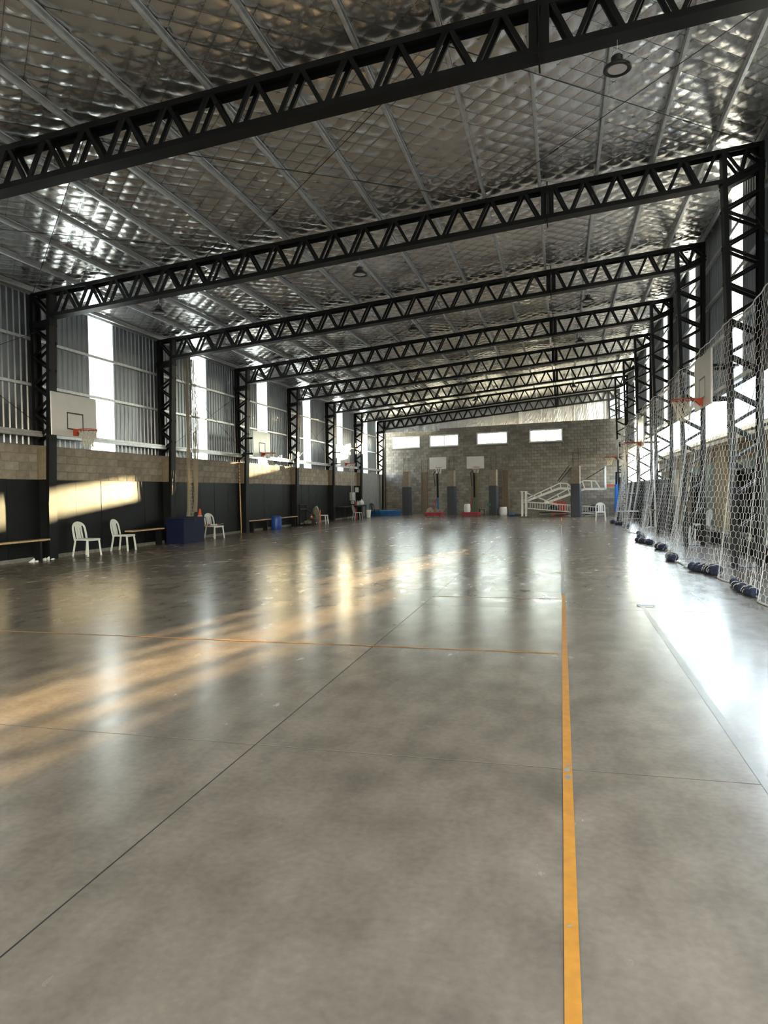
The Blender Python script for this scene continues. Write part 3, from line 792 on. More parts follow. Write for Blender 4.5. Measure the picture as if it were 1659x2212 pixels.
roll(30.4, 31.2, 'small dark cloth clump on the net hem near the white rail', .08)
roll(32.6, 33.3, 'small dark cloth clump on the net hem, second from the far end', .08)
roll(34.3, 35.3, 'small dark cloth clump at the far end of the net hem', .08)

# bunched net hanging at the left wall
bn = thing('bunched_net', 'tan goal net gathered into a bundle hanging from the roof into the blue box', 'net', (-12.4, 22.0, 0))
bunch(0, -.05, .86, 6.28, .05, .08, 26, 'net_tan', bn, .005, .12)
bunch(.0, .42, 1.0, 6.30, .05, .12, 34, 'net_tan', bn, .005, .2)
def bsurf(u, v):
    t = v / 5.4; w = .15 + .95 * math.sin(min(1, t * 1.25) * PI / 2) ** .8 * (1 - .35 * t) + .75 * max(0, t - .72)
    return (-.05 + .12 * math.sin(u * 9 + t * 3) * (1 - t) , .10 - .1 * (1 - t) + (u / 1.0) * w, .86 + v)
obj('loose_mesh', hex_net(1.0, 5.4, .075, .115, bsurf, .0046), 'net_tan', bn)
obj('edge_rope', MB().tube([bsurf(1.0, v) for v in np.linspace(0, 5.35, 24)], .010, 5), 'net_tan', bn)

# ================================================================== WALL HOOPS
def make_hoop():
    t = thing('basketball_hoop', 'hoop', 'basketball hoop', (0, 0, 0), 0, 'wall-mounted basketball hoops')
    w, h, z0 = 1.70, 1.05, 3.10
    obj('backboard', MB().bevbox(-.02, .02, -w / 2, w / 2, z0, z0 + h, .008), 'board_white', t)
    sq = MB(); a, b, z1, z2, th = -.31, .31, z0 + .17, z0 + .60, .035
    for (y0, y1, q0, q1) in ((a, b, z2 - th, z2), (a, b, z1, z1 + th), (a, a + th, z1, z2), (b - th, b, z1, z2)): sq.box(.021, .024, y0, y1, q0, q1)
    obj('target_square', sq, 'black_line', t)
    rim = obj('rim', smooth(MB().tube([(.375 + .225 * math.cos(q), .225 * math.sin(q), z0 + .17) for q in np.linspace(0, 2 * PI, 29)[:-1]], .012, 6, closed=True)), 'rim_orange', t)
    obj('rim_band', MB().lathe([(.215, -.045), (.222, -.045), (.222, -.005), (.215, -.005)], 24, (.375, 0, z0 + .17)), 'rim_orange', rim) if False else None
    hooks = MB()
    for q in range(12):
        an = 2 * PI * q / 12; hooks.bar((.375 + .222 * math.cos(an), .222 * math.sin(an), z0 + .155), (.375 + .222 * math.cos(an), .222 * math.sin(an), z0 + .125), .02, .012)
    obj('net_hooks', hooks, 'rim_orange', rim)
    obj('rim_bracket', MB().box(.021, .17, -.075, .075, z0 + .135, z0 + .185).box(.021, .045, -.09, .09, z0 + .02, z0 + .20).prism([(.045, z0 + .135), (.15, z0 + .135), (.045, z0 + .04)], -.07, -.06, 'y').prism([(.045, z0 + .135), (.15, z0 + .135), (.045, z0 + .04)], .06, .07, 'y'), 'rim_orange', t)
    nb = MB(); N = 12; lev = [(.222, -.02), (.185, -.13), (.14, -.25), (.12, -.34), (.125, -.43)]
    def pt(l, i): r_, z_ = lev[l]; an = 2 * PI * (i + .5 * (l % 2)) / N; return (.375 + r_ * math.cos(an), r_ * math.sin(an), z0 + .17 + z_)
    for l in range(4):
        for i in range(N):
            nb.tube([pt(l, i), pt(l + 1, i)], .007, 4, caps=False); nb.tube([pt(l, i), pt(l + 1, i - 1 if l % 2 == 0 else i + 1)], .007, 4, caps=False)
    obj('hoop_net', nb, 'net_cord', t)
    for z in (z0 + .16, z0 + .80):
        for s in (-1, 1): obj('support_arm', MB().bar((-.02, s * .30, z), (-.62, s * .13, z + .0), .05, .05), 'black_steel', t)
    obj('back_frame', MB().box(-.05, -.021, -.33, -.27, z0 + .05, z0 + 1.0).box(-.05, -.021, .27, .33, z0 + .05, z0 + 1.0), 'black_steel', t)
    return t
h0 = make_hoop(); h0.location = (-11.90, FY(2), 0); h0['label'] = 'white backboard with black square and orange rim on the left wall, nearest the camera'
dup(h0, (-11.92, FY(4), 0), 0, 'white backboard and orange rim on the left wall, middle one, catching the sun')
dup(h0, (-11.92, FY(6), 0), 0, 'small white backboard and orange rim on the left wall, farthest one')
dup(h0, (2.80, FY(2), .12), PI, 'white backboard and orange rim in front of the right net, nearest the camera')
dup(h0, (2.82, FY(4), 0), PI, 'white backboard and orange rim by the right net, middle one')
dup(h0, (2.84, FY(6), 0), PI, 'white backboard seen edge-on at the far end of the right net')

# ================================================================== LAMPS
def make_lamp():
    t = thing('pendant_lamp', 'lamp', 'lamp', (0, 0, 0), 0, 'round high-bay pendant lamps under the trusses')
    obj('reflector_ring', smooth(MB().lathe([(.02, .06), (.10, .055), (.13, .03), (.175, .0), (.178, -.025), (.165, -.035), (.13, -.03), (.12, -.015), (.02, -.012)], 28)), 'black_plastic', t)
    obj('driver_housing', MB().lathe([(.03, .055), (.078, .06), (.078, .13), (.06, .15), (.02, .155)], 18), 'black_plastic', t)
    obj('lens', MB().lathe([(.01, -.024), (.118, -.024), (.122, -.018), (.01, -.016)], 24), 'lens', t)
    obj('hanger', MB().tube([(-.05, 0, .15), (-.05, 0, .19), (0, 0, .23), (.05, 0, .19), (.05, 0, .15)], .006, 5).tube([(0, 0, .22), (0, 0, .42)], .004, 4), 'galvanised', t)
    return t
LP = [(1, .74, 'large round black pendant lamp under the nearest truss, top right of the view'), (2, -4.37, 'round black pendant lamp under the second truss, near the middle'), (2, -9.47, 'round black pendant lamp under the second truss, near the left wall'),
      (3, .79, 'round pendant lamp under the third truss, right of the splice'), (3, -4.33, 'round pendant lamp under the third truss, near the middle'), (4, .72, 'round pendant lamp under the fourth truss, at right'), (4, -9.57, 'round pendant lamp under the fourth truss, near the left wall'),
      (5, -4.48, 'small round pendant lamp under the fifth truss, right of the stuck balls'), (6, .68, 'tiny round pendant lamp under the sixth truss, at right'), (6, -4.47, 'tiny round pendant lamp under the sixth truss, near the middle')]
lamp0 = None
for k, x, lab in LP:
    loc = (x, FY(k) + .02, zt(x) - .62 - .40)
    if lamp0 is None: lamp0 = make_lamp(); lamp0.location = loc; lamp0['label'] = lab
    else: dup(lamp0, loc, 0, lab)
# balls caught in the fifth truss
for x, m, lab in ((-6.85, 'ball_orange', 'brown ball stuck in the fifth truss, lower left of the pair'), (-6.40, 'ball_tan', 'tan ball stuck in the fifth truss, upper right of the pair')):
    t = thing('stuck_ball', lab, 'ball', (x, FY(5), zt(x) - .62 + .105 + .016)); R_ = .105
    obj('shell', smooth(MB().lathe([(max(.004, R_ * math.sin(a)), -R_ * math.cos(a)) for a in np.linspace(0, PI, 12)], 18)), m, t)
    sm = MB()
    sm.tube([(R_ * 1.005 * math.cos(a), R_ * 1.005 * math.sin(a), 0) for a in np.linspace(0, 2 * PI, 21)[:-1]], .003, 4, closed=True); sm.tube([(R_ * 1.005 * math.cos(a), 0, R_ * 1.005 * math.sin(a)) for a in np.linspace(0, 2 * PI, 21)[:-1]], .003, 4, closed=True)
    obj('seams', sm, 'black_line', t)

# ================================================================== CHAIRS
def make_chair(m, lattice=False):
    t = thing('plastic_chair', 'chair', 'chair', (0, 0, 0), 0)
    # faces +x; seat front at +x
    seat = MB(); n = 8; vs = []; fs = []
    for i in range(n + 1):
        for j in range(n + 1):
            x = -.20 + .42 * i / n; y = (-.5 + j / n) * (.40 + .05 * i / n); u = i / n; w_ = abs(2 * j / n - 1)
            vs.append((x, y, .44 - .02 * math.sin(u * PI) * (1 - w_ ** 2) - .02 * max(0, u - .8) * 5 - .012 * w_ ** 4))
    for i in range(n):
        for j in range(n): a = i * (n + 1) + j; fs.append((a, a + n + 1, a + n + 2, a + 1))
    k = len(vs); vs += [(x, y, z - .012) for x, y, z in vs]; fs += [tuple(k + q for q in reversed(f)) for f in fs]
    seat.add(vs, fs); seat.box(.205, .222, -.22, .22, .385, .43).box(-.19, .2, -.215, -.20, .40, .435).box(-.19, .2, .20, .215, .40, .435)
    obj('seat', seat, m, t)
    br = MB()
    # arched frame: two uprights joining in a round top, leaning back
    def bp(q, yy, zz): return (-.195 - .20 * (zz - .42) - .03 * math.cos(yy * 6), yy, zz)
    arch = [(s, z) for s, z in [(-.20, .40), (-.205, .55), (-.20, .68)]] + [(-.20 * math.cos(a), .68 + .165 * math.sin(a)) for a in np.linspace(.25, PI - .25, 9)] + [(.20, .68), (.205, .55), (.20, .40)]
    for i in range(len(arch) - 1): br.bar(bp(0, *arch[i]), bp(0, *arch[i + 1]), .022, .050, (1, 0, 0))
    if lattice:
        for yy in np.linspace(-.15, .15, 6): br.bar(bp(0, yy, .45), bp(0, yy, .82), .012, .014, (1, 0, 0))
        for zz in (.52, .6, .68, .76): br.bar(bp(0, -.19, zz), bp(0, .19, zz), .012, .014, (1, 0, 0))
    else:
        br.add([bp(0, -.155, .775), bp(0, .155, .775), bp(0, .10, .825), bp(0, -.10, .825), bp(0, -.035, .70), bp(0, .035, .70)], [(0, 1, 2, 3), (4, 5, 1, 0)])
        for y0, y1 in ((-.085, -.075), (0, 0), (.085, .075)): br.bar(bp(0, y0, .43), bp(0, y1 * 1.1, .79), .012, .048 if y0 else .075, (1, 0, 0))
    obj('backrest', br, m, t)
    for sx in (-1, 1):
        for sy in (-1, 1):
            x0 = .195 if sx > 0 else -.185; x1 = .235 if sx > 0 else -.255; y0 = .195 * sy; y1 = .225 * sy
            lg = MB(); lg.bar((x0, y0, .43), (x1, y1, .0), .012, .05, (sx, 0, 0), ow=.0); lg.bar((x0, y0, .43), (x1, y1, .0), .05, .012, (sx, 0, 0))
            obj('leg', lg, m, t)
    return t
def chair_at(c0, x, y, rz, lab, first=False):
    if first: c0.location = (x, y, 0); c0.rotation_euler = (0, 0, rz); c0['label'] = lab; return c0
    return dup(c0, (x, y, 0), rz, lab)
wc = make_chair('white_plastic'); wc['group'] = 'white plastic chairs'; wc.scale = (1.06, 1.06, 1.06)
chair_at(wc, -12.38, 16.52, -.12, 'white plastic chair against the dark wall below the nearest left hoop', True)
chair_at(wc, -12.42, 18.22, .10, 'white plastic chair by the left end of the wooden bench, second from the camera')
chair_at(wc, -12.28, 23.55, -.30, 'white plastic chair beside the orange cone and blue box')
chair_at(wc, -12.05, 34.95, .05, 'white plastic chair with a grey bag hanging on it, far left')
chair_at(wc, 1.95, 37.6, -PI / 2, 'white plastic chair facing the camera near the far right corner')
chair_at(wc, 4.25, 24.1, PI + .2, 'white plastic chair behind the right net')
bc = make_chair('black_plastic'); bc['group'] = 'black chairs'
chair_at(bc, -12.15, 45.95, -.5, 'black chair beside the blue gym mat', True)
wv = make_chair('black_plastic', True); chair_at(wv, 4.35, 19.3, PI - .25, 'black lattice-back chair behind the right net beside the bench', True); wv.scale = (1.15, 1.15, 1.05)
gc = make_chair('grey_plastic'); chair_at(gc, -11.72, 40.35, .6, 'grey chair tucked under the dark table, far left', True)

# ================================================================== BENCHES, BOX, CONE, POLE, BARREL on the left
def bench(x, y0, y1, z, label, legs, m='wood', w=.26, group='wooden wall benches'):
    t = thing('bench', label, 'bench', (x, (y0 + y1) / 2, 0), 0, group); L = (y1 - y0) / 2
    obj('plank', MB().bevbox(-w / 2, w / 2, -L, L, z - .042, z, .006), m, t)
    for yy in legs:
        obj('leg', MB().box(-w / 2 + .03, w / 2 - .03, yy - (y0 + y1) / 2 - .035, yy - (y0 + y1) / 2 + .035, 0, z - .042), 'black_steel', t)
    obj('rail', MB().box(-.03, .03, -L + .05, L - .05, z - .08, z - .042), 'black_steel', t)
    return t
bench(-12.62, 11.4, 15.25, .55, 'pale wooden bench along the dark wall at the left edge of the view', (12.0, 14.95))
bench(-12.62, 18.75, 20.55, .55, 'wooden bench between the white chair and the blue box', (18.95, 20.4))
bench(-12.62, 22.2, 23.45, .50, 'short wooden bench under the orange cone', (22.35, 23.15))
bench(-12.62, 27.2, 29.3, .50, 'wooden bench left of the blue barrel', (27.5, 28.9))
bench(-12.62, 30.15, 32.55, .50, 'wooden bench right of the blue barrel', (30.3, 32.3))
t = thing('storage_box', 'dark navy blue storage box on the floor under the bunched net', 'box', (-12.24, 21.45, 0))
obj('body', MB().bevbox(-.33, .33, -.70, .66, 0, .80, .015), 'navy', t)
obj('lid', MB().box(-.345, .345, -.715, .675, .80, .845), 'navy', t); obj('latch', MB().box(.335, .352, -.03, .03, .72, .81), 'black_plastic', t)
def cone(x, y, z, h, label, stripe=False):
    t = thing('traffic_cone', label, 'cone', (x, y, z)); r = h * .25
    obj('body', smooth(MB().lathe([(r, .02), (r * .30, h * .80), (r * .27, h * .94), (.02, h)], 20)), 'orange_plastic' if not stripe else 'red_plastic', t)
    obj('foot', MB().bevbox(-r * 1.05, r * 1.05, -r * 1.05, r * 1.05, 0, .025, .008), 'orange_plastic' if not stripe else 'red_plastic', t)
    if stripe: obj('band', MB().lathe([(r * .66, h * .42), (r * .50, h * .62), (r * .49, h * .62), (r * .65, h * .42)], 20), 'white_plastic', t)
    else: obj('collar', MB().lathe([(r * .60, h * .555), (r * .61, h * .56), (r * .585, h * .585), (r * .575, h * .58)], 20), 'white_plastic', t)
cone(-12.56, 23.0, .50, .60, 'bright orange traffic cone standing on the short bench beside the blue box')
t = thing('ball_pump', 'red and white pump lying on the white chair by the cone', 'pump', (-12.20, 23.5, .475), .9)
obj('barrel', MB().tube([(-.24, 0, .03), (.06, 0, .03)], .026, 10), 'white_plastic', t); obj('grip', MB().tube([(-.30, 0, .03), (-.22, 0, .03)], .03, 10), 'red_plastic', t); obj('collar', MB().tube([(.05, 0, .03), (.09, 0, .03)], .032, 10), 'red_plastic', t); obj('rod', MB().tube([(.09, 0, .03), (.28, 0, .05)], .008, 6), 'alu', t); obj('handle', MB().tube([(.28, -.07, .05), (.28, .07, .05)], .010, 6), 'alu', t)
t = thing('wooden_pole', 'tall thin wooden pole leaning on the wall by the fourth column', 'pole', (-12.55, 26.35, 0))
obj('shaft', smooth(MB().tube([(0, 0, .012), (-.10, .16, 1.4), (-.20, .34, 2.80)], [.024, .026, .022], 8)), 'wood', t)
mb = MB()
for q in np.linspace(.70, .93, 6): mb.tube([(-.20 * q, .34 * q, 2.8 * q), (-.20 * q - .002, .34 * q + .003, 2.8 * q + .03)], .029, 8)
obj('tape_wraps', mb, 'black_plastic', t)
def drum(x, y, z, r, h, m, label, name='barrel', cat='barrel'):
    t = thing(name, label, cat, (x, y, z))
    obj('body', smooth(MB().lathe([(r * .86, 0), (r * .93, h * .06), (r, h * .24), (r * 1.0, h * .26), (r * 1.02, h * .5), (r, h * .72), (r, h * .76), (r * .93, h * .92), (r * .84, h * .96)], 22)), m, t)
    obj('lid', MB().lathe([(r * .86, h * .955), (r * .88, h * .97), (r * .88, h), (r * .2, h)], 22), m, t)
    obj('hoop_band', MB().lathe([(r * 1.0, h * .24), (r * 1.035, h * .25), (r * 1.035, h * .28), (r * 1.0, h * .29)], 22), m, t)
drum(-12.42, 29.68, 0, .235, .60, 'blue_barrel', 'blue plastic barrel between the two wooden benches')
# roll-like debris at wall foot
t = thing('plastic_scrap', 'torn clear plastic scrap at the foot of the left wall', 'scrap', (-12.72, 15.05, 0))
mb = MB()
for q in range(14):
    a = random.uniform(-.5, .35); b = random.uniform(-.05, .12); mb.add([(b, a, .005), (b + .1, a + .08, .03 + .08 * random.random()), (b + .04, a + .2, .01), (b, a, .0), (b + .1, a + .08, .0), (b + .04, a + .2, .0)], [(0, 1, 2), (5, 4, 3), (0, 3, 4, 1), (1, 4, 5, 2), (2, 5, 3, 0)])
obj('film', mb, 'paper', t)

# weight sled + bag + small cone (far left)
t = thing('training_sled', 'black metal frame trolley with a heap of gear in front of the left wall', 'trolley', (-12.25, 33.15, 0))
fm = MB()
for s in (-.33, .33): fm.bar((-.30, s * .9, .0), (-.30, s * .9, 1.02), .05, .05); 
obj('upright', MB().bar((-.2, -.45, 0), (-.2, -.45, 1.02), .045, .045), 'black_steel', t); obj('upright', MB().bar((-.2, .45, 0), (-.2, .45, 1.02), .045, .045), 'black_steel', t)
obj('top_rail', MB().bar((-.2, -.47, 1.02), (-.2, .47, 1.02), .045, .045).bar((-.2, -.47, .80), (-.2, .47, .80), .06, .06), 'black_steel', t)
obj('brace', MB().bar((-.2, .42, .80), (.15, .80, .45), .04, .04), 'black_steel', t); obj('base_rail', MB().bar((-.35, -.47, .05), (.35, -.47, .05), .05, .05).bar((-.35, .47, .05), (.35, .47, .05), .05, .05).bar((.3, -.47, .08), (.3, .47, .08), .04, .04), 'black_steel', t)
t = thing('gear_heap', 'heap of dark bags and straps on the black trolley', 'bag', (-12.15, 33.3, .075))
for q in range(6):
    r = random.uniform(.12, .2); mb = smooth(MB().lathe([(r * .3, .0), (r, r * .4), (r * .8, r * 1.0), (r * .2, r * 1.25)], 12)); obj('bundle', mb, random.choice(['dark_fabric', 'grey_bag']), t, (random.uniform(-.18, .18), -.3 + q * .13, 0))
cone(-12.15, 33.55, .26, .30, 'small red and white cone on the heap of gear', True)
t = thing('mesh_bag', 'grey mesh bag hanging over the far white chair', 'bag', (-12.30, 34.58, 0))
obj('sack', smooth(MB().lathe([(.10, .10), (.19, .25), (.17, .55), (.12, .80), (.04, .92)], 12)), 'grey_bag', t); obj('strap', MB().tube([(0, 0, .9), (.05, .15, .95), (.08, .25, .85)], .012, 5), 'grey_bag', t)
t = thing('orange_bat', 'orange stick leaning on the far white chair', 'stick', (-11.98, 34.45, 0)); obj('shaft', MB().tube([(0, 0, .01), (-.05, .1, .72)], [.02, .03], 8), 'orange_plastic', t); obj('grip', MB().tube([(-.05, .1, .72), (-.058, .116, .83)], .018, 8), 'black_plastic', t)

# tables + electric boxes (far left)
def table(x, y0, y1, w, h, label, mtop='black_plastic', sh=None):
    t = thing('table', label, 'table', (x, (y0 + y1) / 2, 0)); L = (y1 - y0) / 2
    obj('tabletop', MB().bevbox(-w / 2, w / 2, -L, L, h - .035, h, .005), mtop, t)
    for sx in (-1, 1):
        for sy in (-1, 1): obj('leg', MB().bar((sx * (w / 2 - .05), sy * (L - .06), 0), (sx * (w / 2 - .05), sy * (L - .06), h - .035), .03, .03), 'black_steel', t)
    obj('apron', MB().box(-w / 2 + .04, w / 2 - .04, -L + .05, L - .05, h - .09, h - .035), 'black_steel', t)
    return t
table(-12.38, 38.9, 40.6, .7, .80, 'dark table against the left wall, left of the cluttered one')
table(-12.30, 41.0, 43.2, .75, .82, 'dark cluttered table under the grey electric box')
for (dy, m, lab) in ((41.6, 'red_plastic', 'small red bottle on the cluttered table'), (42.1, 'white_plastic', 'white bottle on the cluttered table'), (42.45, 'grey_plastic', 'grey jug on the cluttered table, right of the bottles')):
    t = thing('bottle', lab, 'bottle', (-12.2, dy, .82)); obj('body', smooth(MB().lathe([(.05, 0), (.06, .02), (.06, .18), (.025, .24)], 12)), m, t); obj('cap', MB().lathe([(.026, .24), (.026, .28), (.01, .285)], 10), 'white_plastic', t)
t = thing('white_bag', 'white cloth bag on the cluttered table, right end', 'bag', (-12.15, 42.8, .82)); obj('sack', smooth(MB().lathe([(.10, 0), (.17, .06), (.15, .2), (.05, .3)], 12)), 'white_plastic', t); obj('knot', MB().lathe([(.03, .29), (.045, .33), (.02, .37)], 8), 'white_plastic', t)
t = thing('fire_extinguisher', 'red cylinder under the cluttered table', 'extinguisher', (-12.1, 41.3, 0)); obj('cylinder', smooth(MB().lathe([(.08, 0), (.085, .02), (.085, .5), (.05, .58), (.025, .62)], 14)), 'red_plastic', t); obj('valve', MB().box(-.03, .05, -.015, .015, .60, .67), 'black_plastic', t)
t = thing('white_bucket', 'white bucket on the floor right of the cluttered table', 'bucket', (-12.0, 43.75, 0)); obj('pail', MB().lathe([(.15, 0), (.19, .44), (.205, .45), (.205, .48), (.18, .48), (.145, .03)], 18), 'white_plastic', t); obj('handle', MB().tube([(0, -.2, .44), (.08, -.15, .36), (.1, 0, .32), (.08, .15, .36), (0, .2, .44)], .006, 5), 'alu', t)
t = thing('electric_box', 'tall grey electric box with two conduits on the dark left wall', 'electric box', (XW + .05, 42.95, 0)); 
obj('cabinet', MB().bevbox(-.02, .16, -.36, .34, 1.10, 1.62, .01), 'grey_plastic', t); obj('lower_socket', MB().box(-.02, .12, -.1, .16, .88, 1.08), 'grey_plastic', t)
for dy in (-.22, .12): obj('conduit', MB().tube([(.07, dy, 1.6), (.07, dy, 3.12)], .028, 8), 'grey_plastic', t)
t = thing('switch_box', 'white meter box on the dark wall right of the conduits', 'electric box', (XW + .03, 44.05, 0)); obj('cabinet', MB().bevbox(0, .13, -.22, .2, 1.62, 1.93, .01), 'white_plastic', t); obj('door_seam', MB().box(.13, .134, -.18, .16, 1.66, 1.89), 'alu', t)
# blue gym mats
t = thing('gym_mat', 'large blue crash mat on the floor in the far left corner', 'mat', (-11.62, 47.0, 0), WA)
obj('cover', MB().bevbox(-.95, .75, -.95, .85, 0, .36, .03), 'blue_mat', t); obj('seam', MB().box(-.955, .755, -.955, .855, .175, .185), 'navy', t)

# ================================================================== PORTABLE HOOPS
def portable(x, y, label, keg):
    t = thing('portable_hoop', label, 'basketball hoop', (x, y, 0), WA + .04, 'portable basketball hoops by the far wall')
    obj('base', MB().bevbox(-.62, .48, -.35, .35, .07, .27, .03), 'red_paint', t)
    for sx in (-.5, -.05, .38): obj('caster', MB().tube([(sx, -.30, .035), (sx, -.25, .035)], .035, 10).bar((sx, -.27, .03), (sx, -.27, .09), .03, .03), 'black_plastic', t)
    obj('pole', MB().bar((.18, 0, .27), (.16, 0, 1.25), .085, .085), 'blue_mat' if not keg else 'green_paint', t)
    obj('mast', MB().bar((.16, 0, 1.2), (.14, 0, 2.98), .10, .10), 'black_steel', t)
    obj('strut', MB().bar((-.52, -.1, .25), (.12, -.02, 1.18), .035, .035).bar((-.25, .1, .27), (.12, .02, 1.18), .03, .03), 'red_paint', t)
    for z0 in (2.72, 3.02): obj('arm', MB().bar((-.08, -.10, z0), (.42, -.75, z0 + .22), .035, .05, (0, 0, 1)).bar((.12, .10, z0), (.58, -.70, z0 + .22), .035, .05, (0, 0, 1)), 'black_steel', t)
    obj('spring', MB().bar((.02, -.08, 1.9), (-.06, -.12, 2.75), .03, .03), 'black_steel', t)
    bd = obj('backboard', MB().box(-.06, 1.04, -.80, -.77, 2.98, 3.72), 'board_white', t)
    obj('board_rib', MB().box(.47, .51, -.765, -.74, 3.0, 3.7), 'alu', bd)
    rim = obj('rim', MB().tube([(.62 + .21 * math.cos(q), -1.02 + .21 * math.sin(q), 3.06) for q in np.linspace(0, 2 * PI, 21)[:-1]], .012, 5, closed=True), 'rim_orange', t)
    nb = MB()
    for i in range(10):
        a = 2 * PI * i / 10; nb.tube([(.62 + .21 * math.cos(a), -1.02 + .21 * math.sin(a), 3.05), (.62 + .13 * math.cos(a + .3), -1.02 + .13 * math.sin(a + .3), 2.70)], .007, 3, caps=False); nb.tube([(.62 + .21 * math.cos(a), -1.02 + .21 * math.sin(a), 3.05), (.62 + .13 * math.cos(a - .3), -1.02 + .13 * math.sin(a - .3), 2.70)], .007, 3, caps=False)
    obj('hoop_net', nb, 'net_white', t)
    return t
portable(-7.72, 44.35, 'portable hoop with red base, rubble weights and blue pole, left one', False)
portable(-5.42, 44.55, 'portable hoop with red base carrying a white keg, right one', True)
for i, (dx, dy, rz, lab) in enumerate(((-.35, -.05, .3, 'tilted concrete lump on the red base of the left portable hoop'), (.28, .02, .1, 'flat concrete lump on the right of the red hoop base'))):
    t = thing('concrete_lump', lab, 'concrete block', (-7.72 + dx, 44.35 + dy, .272), rz); obj('stone', MB().prism([(-.24, .0), (.2, 0), (.22, .16), (.05, .34 if i == 0 else .2), (-.2, .2)], -.17, .17, 'y'), 'concrete_stub', t); obj('strap', MB().box(-.02, .03, -.175, .175, .02, .12), 'red_paint', t)
drum(-5.72, 44.42, .272, .20, .52, 'white_plastic', 'white keg standing on the red base of the right portable hoop', 'keg', 'keg')
drum(-3.62, 46.2, 0, .235, .55, 'white_plastic', 'white keg on the floor beside the third padded pillar', 'keg', 'keg')
t = thing('stool', 'small dark stool behind the right portable hoop', 'stool', (-4.95, 45.75, 0)); obj('seat', MB().box(-.18, .18, -.15, .15, .40, .43), 'black_plastic', t)
for sx in (-1, 1):
    for sy in (-1, 1): obj('leg', MB().bar((sx * .15, sy * .12, 0), (sx * .14, sy * .11, .40), .025, .025), 'black_steel', t)
t = thing('tablet_chair', 'green tablet-arm chair beside the third padded pillar', 'chair', (-4.62, 45.9, 0)); obj('frame', MB().bar((-.2, 0, 0), (-.1, 0, .95), .02, .02).bar((.15, 0, 0), (-.05, 0, .95), .02, .02).bar((-.12, 0, .95), (.3, 0, .97), .02, .02), 'green_paint', t); obj('tablet', MB().box(-.02, .22, -.12, .12, .62, .80), 'green_paint', t); obj('seat', MB().box(-.2, .2, -.18, .18, .42, .44), 'green_paint', t)
t = thing('floor_bundle', 'dark tarp with blue cloth on the floor left of the white lattice pile', 'tarp', (-2.75, 44.6, 0)); obj('tarp', smooth(MB().lathe([(.55, 0), (.45, .08), (.25, .13), (.05, .15)], 14)), 'dark_fabric', t); obj('cloth', smooth(MB().lathe([(.18, .05), (.2, .12), (.1, .19), (.02, .2)], 10)), 'blue_mat', t, (-.2, -.25, 0))

# ================================================================== WHITE LATTICE PILE (dismantled hoops, ladder)
def lattice_arm(name, label, pts_top, pts_bot, y, w, ribs):
    x0 = pts_bot[0][0]; t = thing(name, label, 'hoop frame', (x0, y, 0), 0, 'dismantled white hoop frames')
    def L(p): return (p[0] - x0, 0, p[1])
    for s in (-1, 1):
        mb = MB()
        for a, b in zip(pts_top[:-1], pts_top[1:]): mb.bar((L(a)[0], s * w, L(a)[2]), (L(b)[0], s * w, L(b)[2]), .05, .06)
        obj('upper_rail', mb, 'white_paint', t)
        mb = MB()
        for a, b in zip(pts_bot[:-1], pts_bot[1:]): mb.bar((L(a)[0], s * w, L(a)[2]), (L(b)[0], s * w, L(b)[2]), .06, .13)
        obj('lower_rail', mb, 'white_paint', t)
    for a, b in ribs: obj('rib', MB().bar((L(a)[0], -w, L(a)[2]), (L(b)[0], -w, L(b)[2]), .045, .06).bar((L(a)[0], w, L(a)[2]), (L(b)[0], w, L(b)[2]), .045, .06).bar((L(b)[0], -w, L(b)[2]), (L(b)[0], w, L(b)[2]), .045, .045), 'white_paint', t)
    return t
a1 = lattice_arm('hoop_frame', 'white steel lattice arm of a dismantled hoop, left one of the pile', [(-2.25, .98), (-.05, 2.0), (.40, 1.95), (.62, 1.70)], [(-2.25, .86), (-.10, 1.68), (.62, 1.66)], 43.5, .14, [((-.9, 1.37), (-1.1, 1.60)) and ((-1.12, 1.33), (-1.2, 1.47)), ((-.5, 1.52), (-.6, 1.74)), ((.0, 1.70), (-.05, 1.99)), ((.4, 1.68), (.40, 1.95))])
obj('stay', MB().bar((2.05, -.05, 2.1), (2.75, -.05, 3.05), .04, .04).bar((2.15, .1, 2.05), (2.85, .1, 2.9), .035, .035), 'black_steel', a1)
a2 = lattice_arm('hoop_frame', 'white steel lattice arm of a dismantled hoop with glass board, right one of the pile', [(-.95, .92), (1.30, 2.12), (1.95, 2.08), (2.20, 1.66)], [(-.95, .80), (1.35, 1.62), (2.45, 1.62)], 43.0, .14, [((-.1, 1.12), (-.2, 1.32)), ((.5, 1.36), (.4, 1.64)), ((1.35, 1.66), (1.22, 2.06)), ((1.75, 1.66), (1.72, 2.08))])
obj('stay', MB().bar((2.40, 0, 2.22), (3.42, 0, 2.85), .04, .04), 'black_steel', a2)
gb = obj('glass_board', MB().box(3.44, 3.475, -.55, .6, 1.62, 2.90), 'board_glass', a2); obj('board_edge', MB().box(3.435, 3.48, -.57, -.54, 1.60, 2.92).box(3.435, 3.48, -.55, .6, 1.58, 1.63).box(3.435, 3.48, -.55, .6, 2.89, 2.93), 'white_paint', gb)
obj('rim', MB().bar((3.48, -.1, 1.80), (3.98, -.1, 1.82), .10, .12).tube([(3.75 + .2 * math.cos(q), -.05 + .2 * math.sin(q), 1.86) for q in np.linspace(0, 2 * PI, 17)[:-1]], .015, 5, closed=True), 'rim_orange', a2)
t = thing('spare_rim', 'orange spare hoop rim stuck behind the padded pillar at right', 'hoop rim', (1.45, 43.35, 1.72)); obj('ring', MB().tube([(.2 * math.cos(q), .2 * math.sin(q), .03) for q in np.linspace(0, 2 * PI, 17)[:-1]], .014, 5, closed=True), 'rim_orange', t); obj('bracket', MB().box(-.35, -.18, -.08, .08, -.05, .05), 'rim_orange', t)
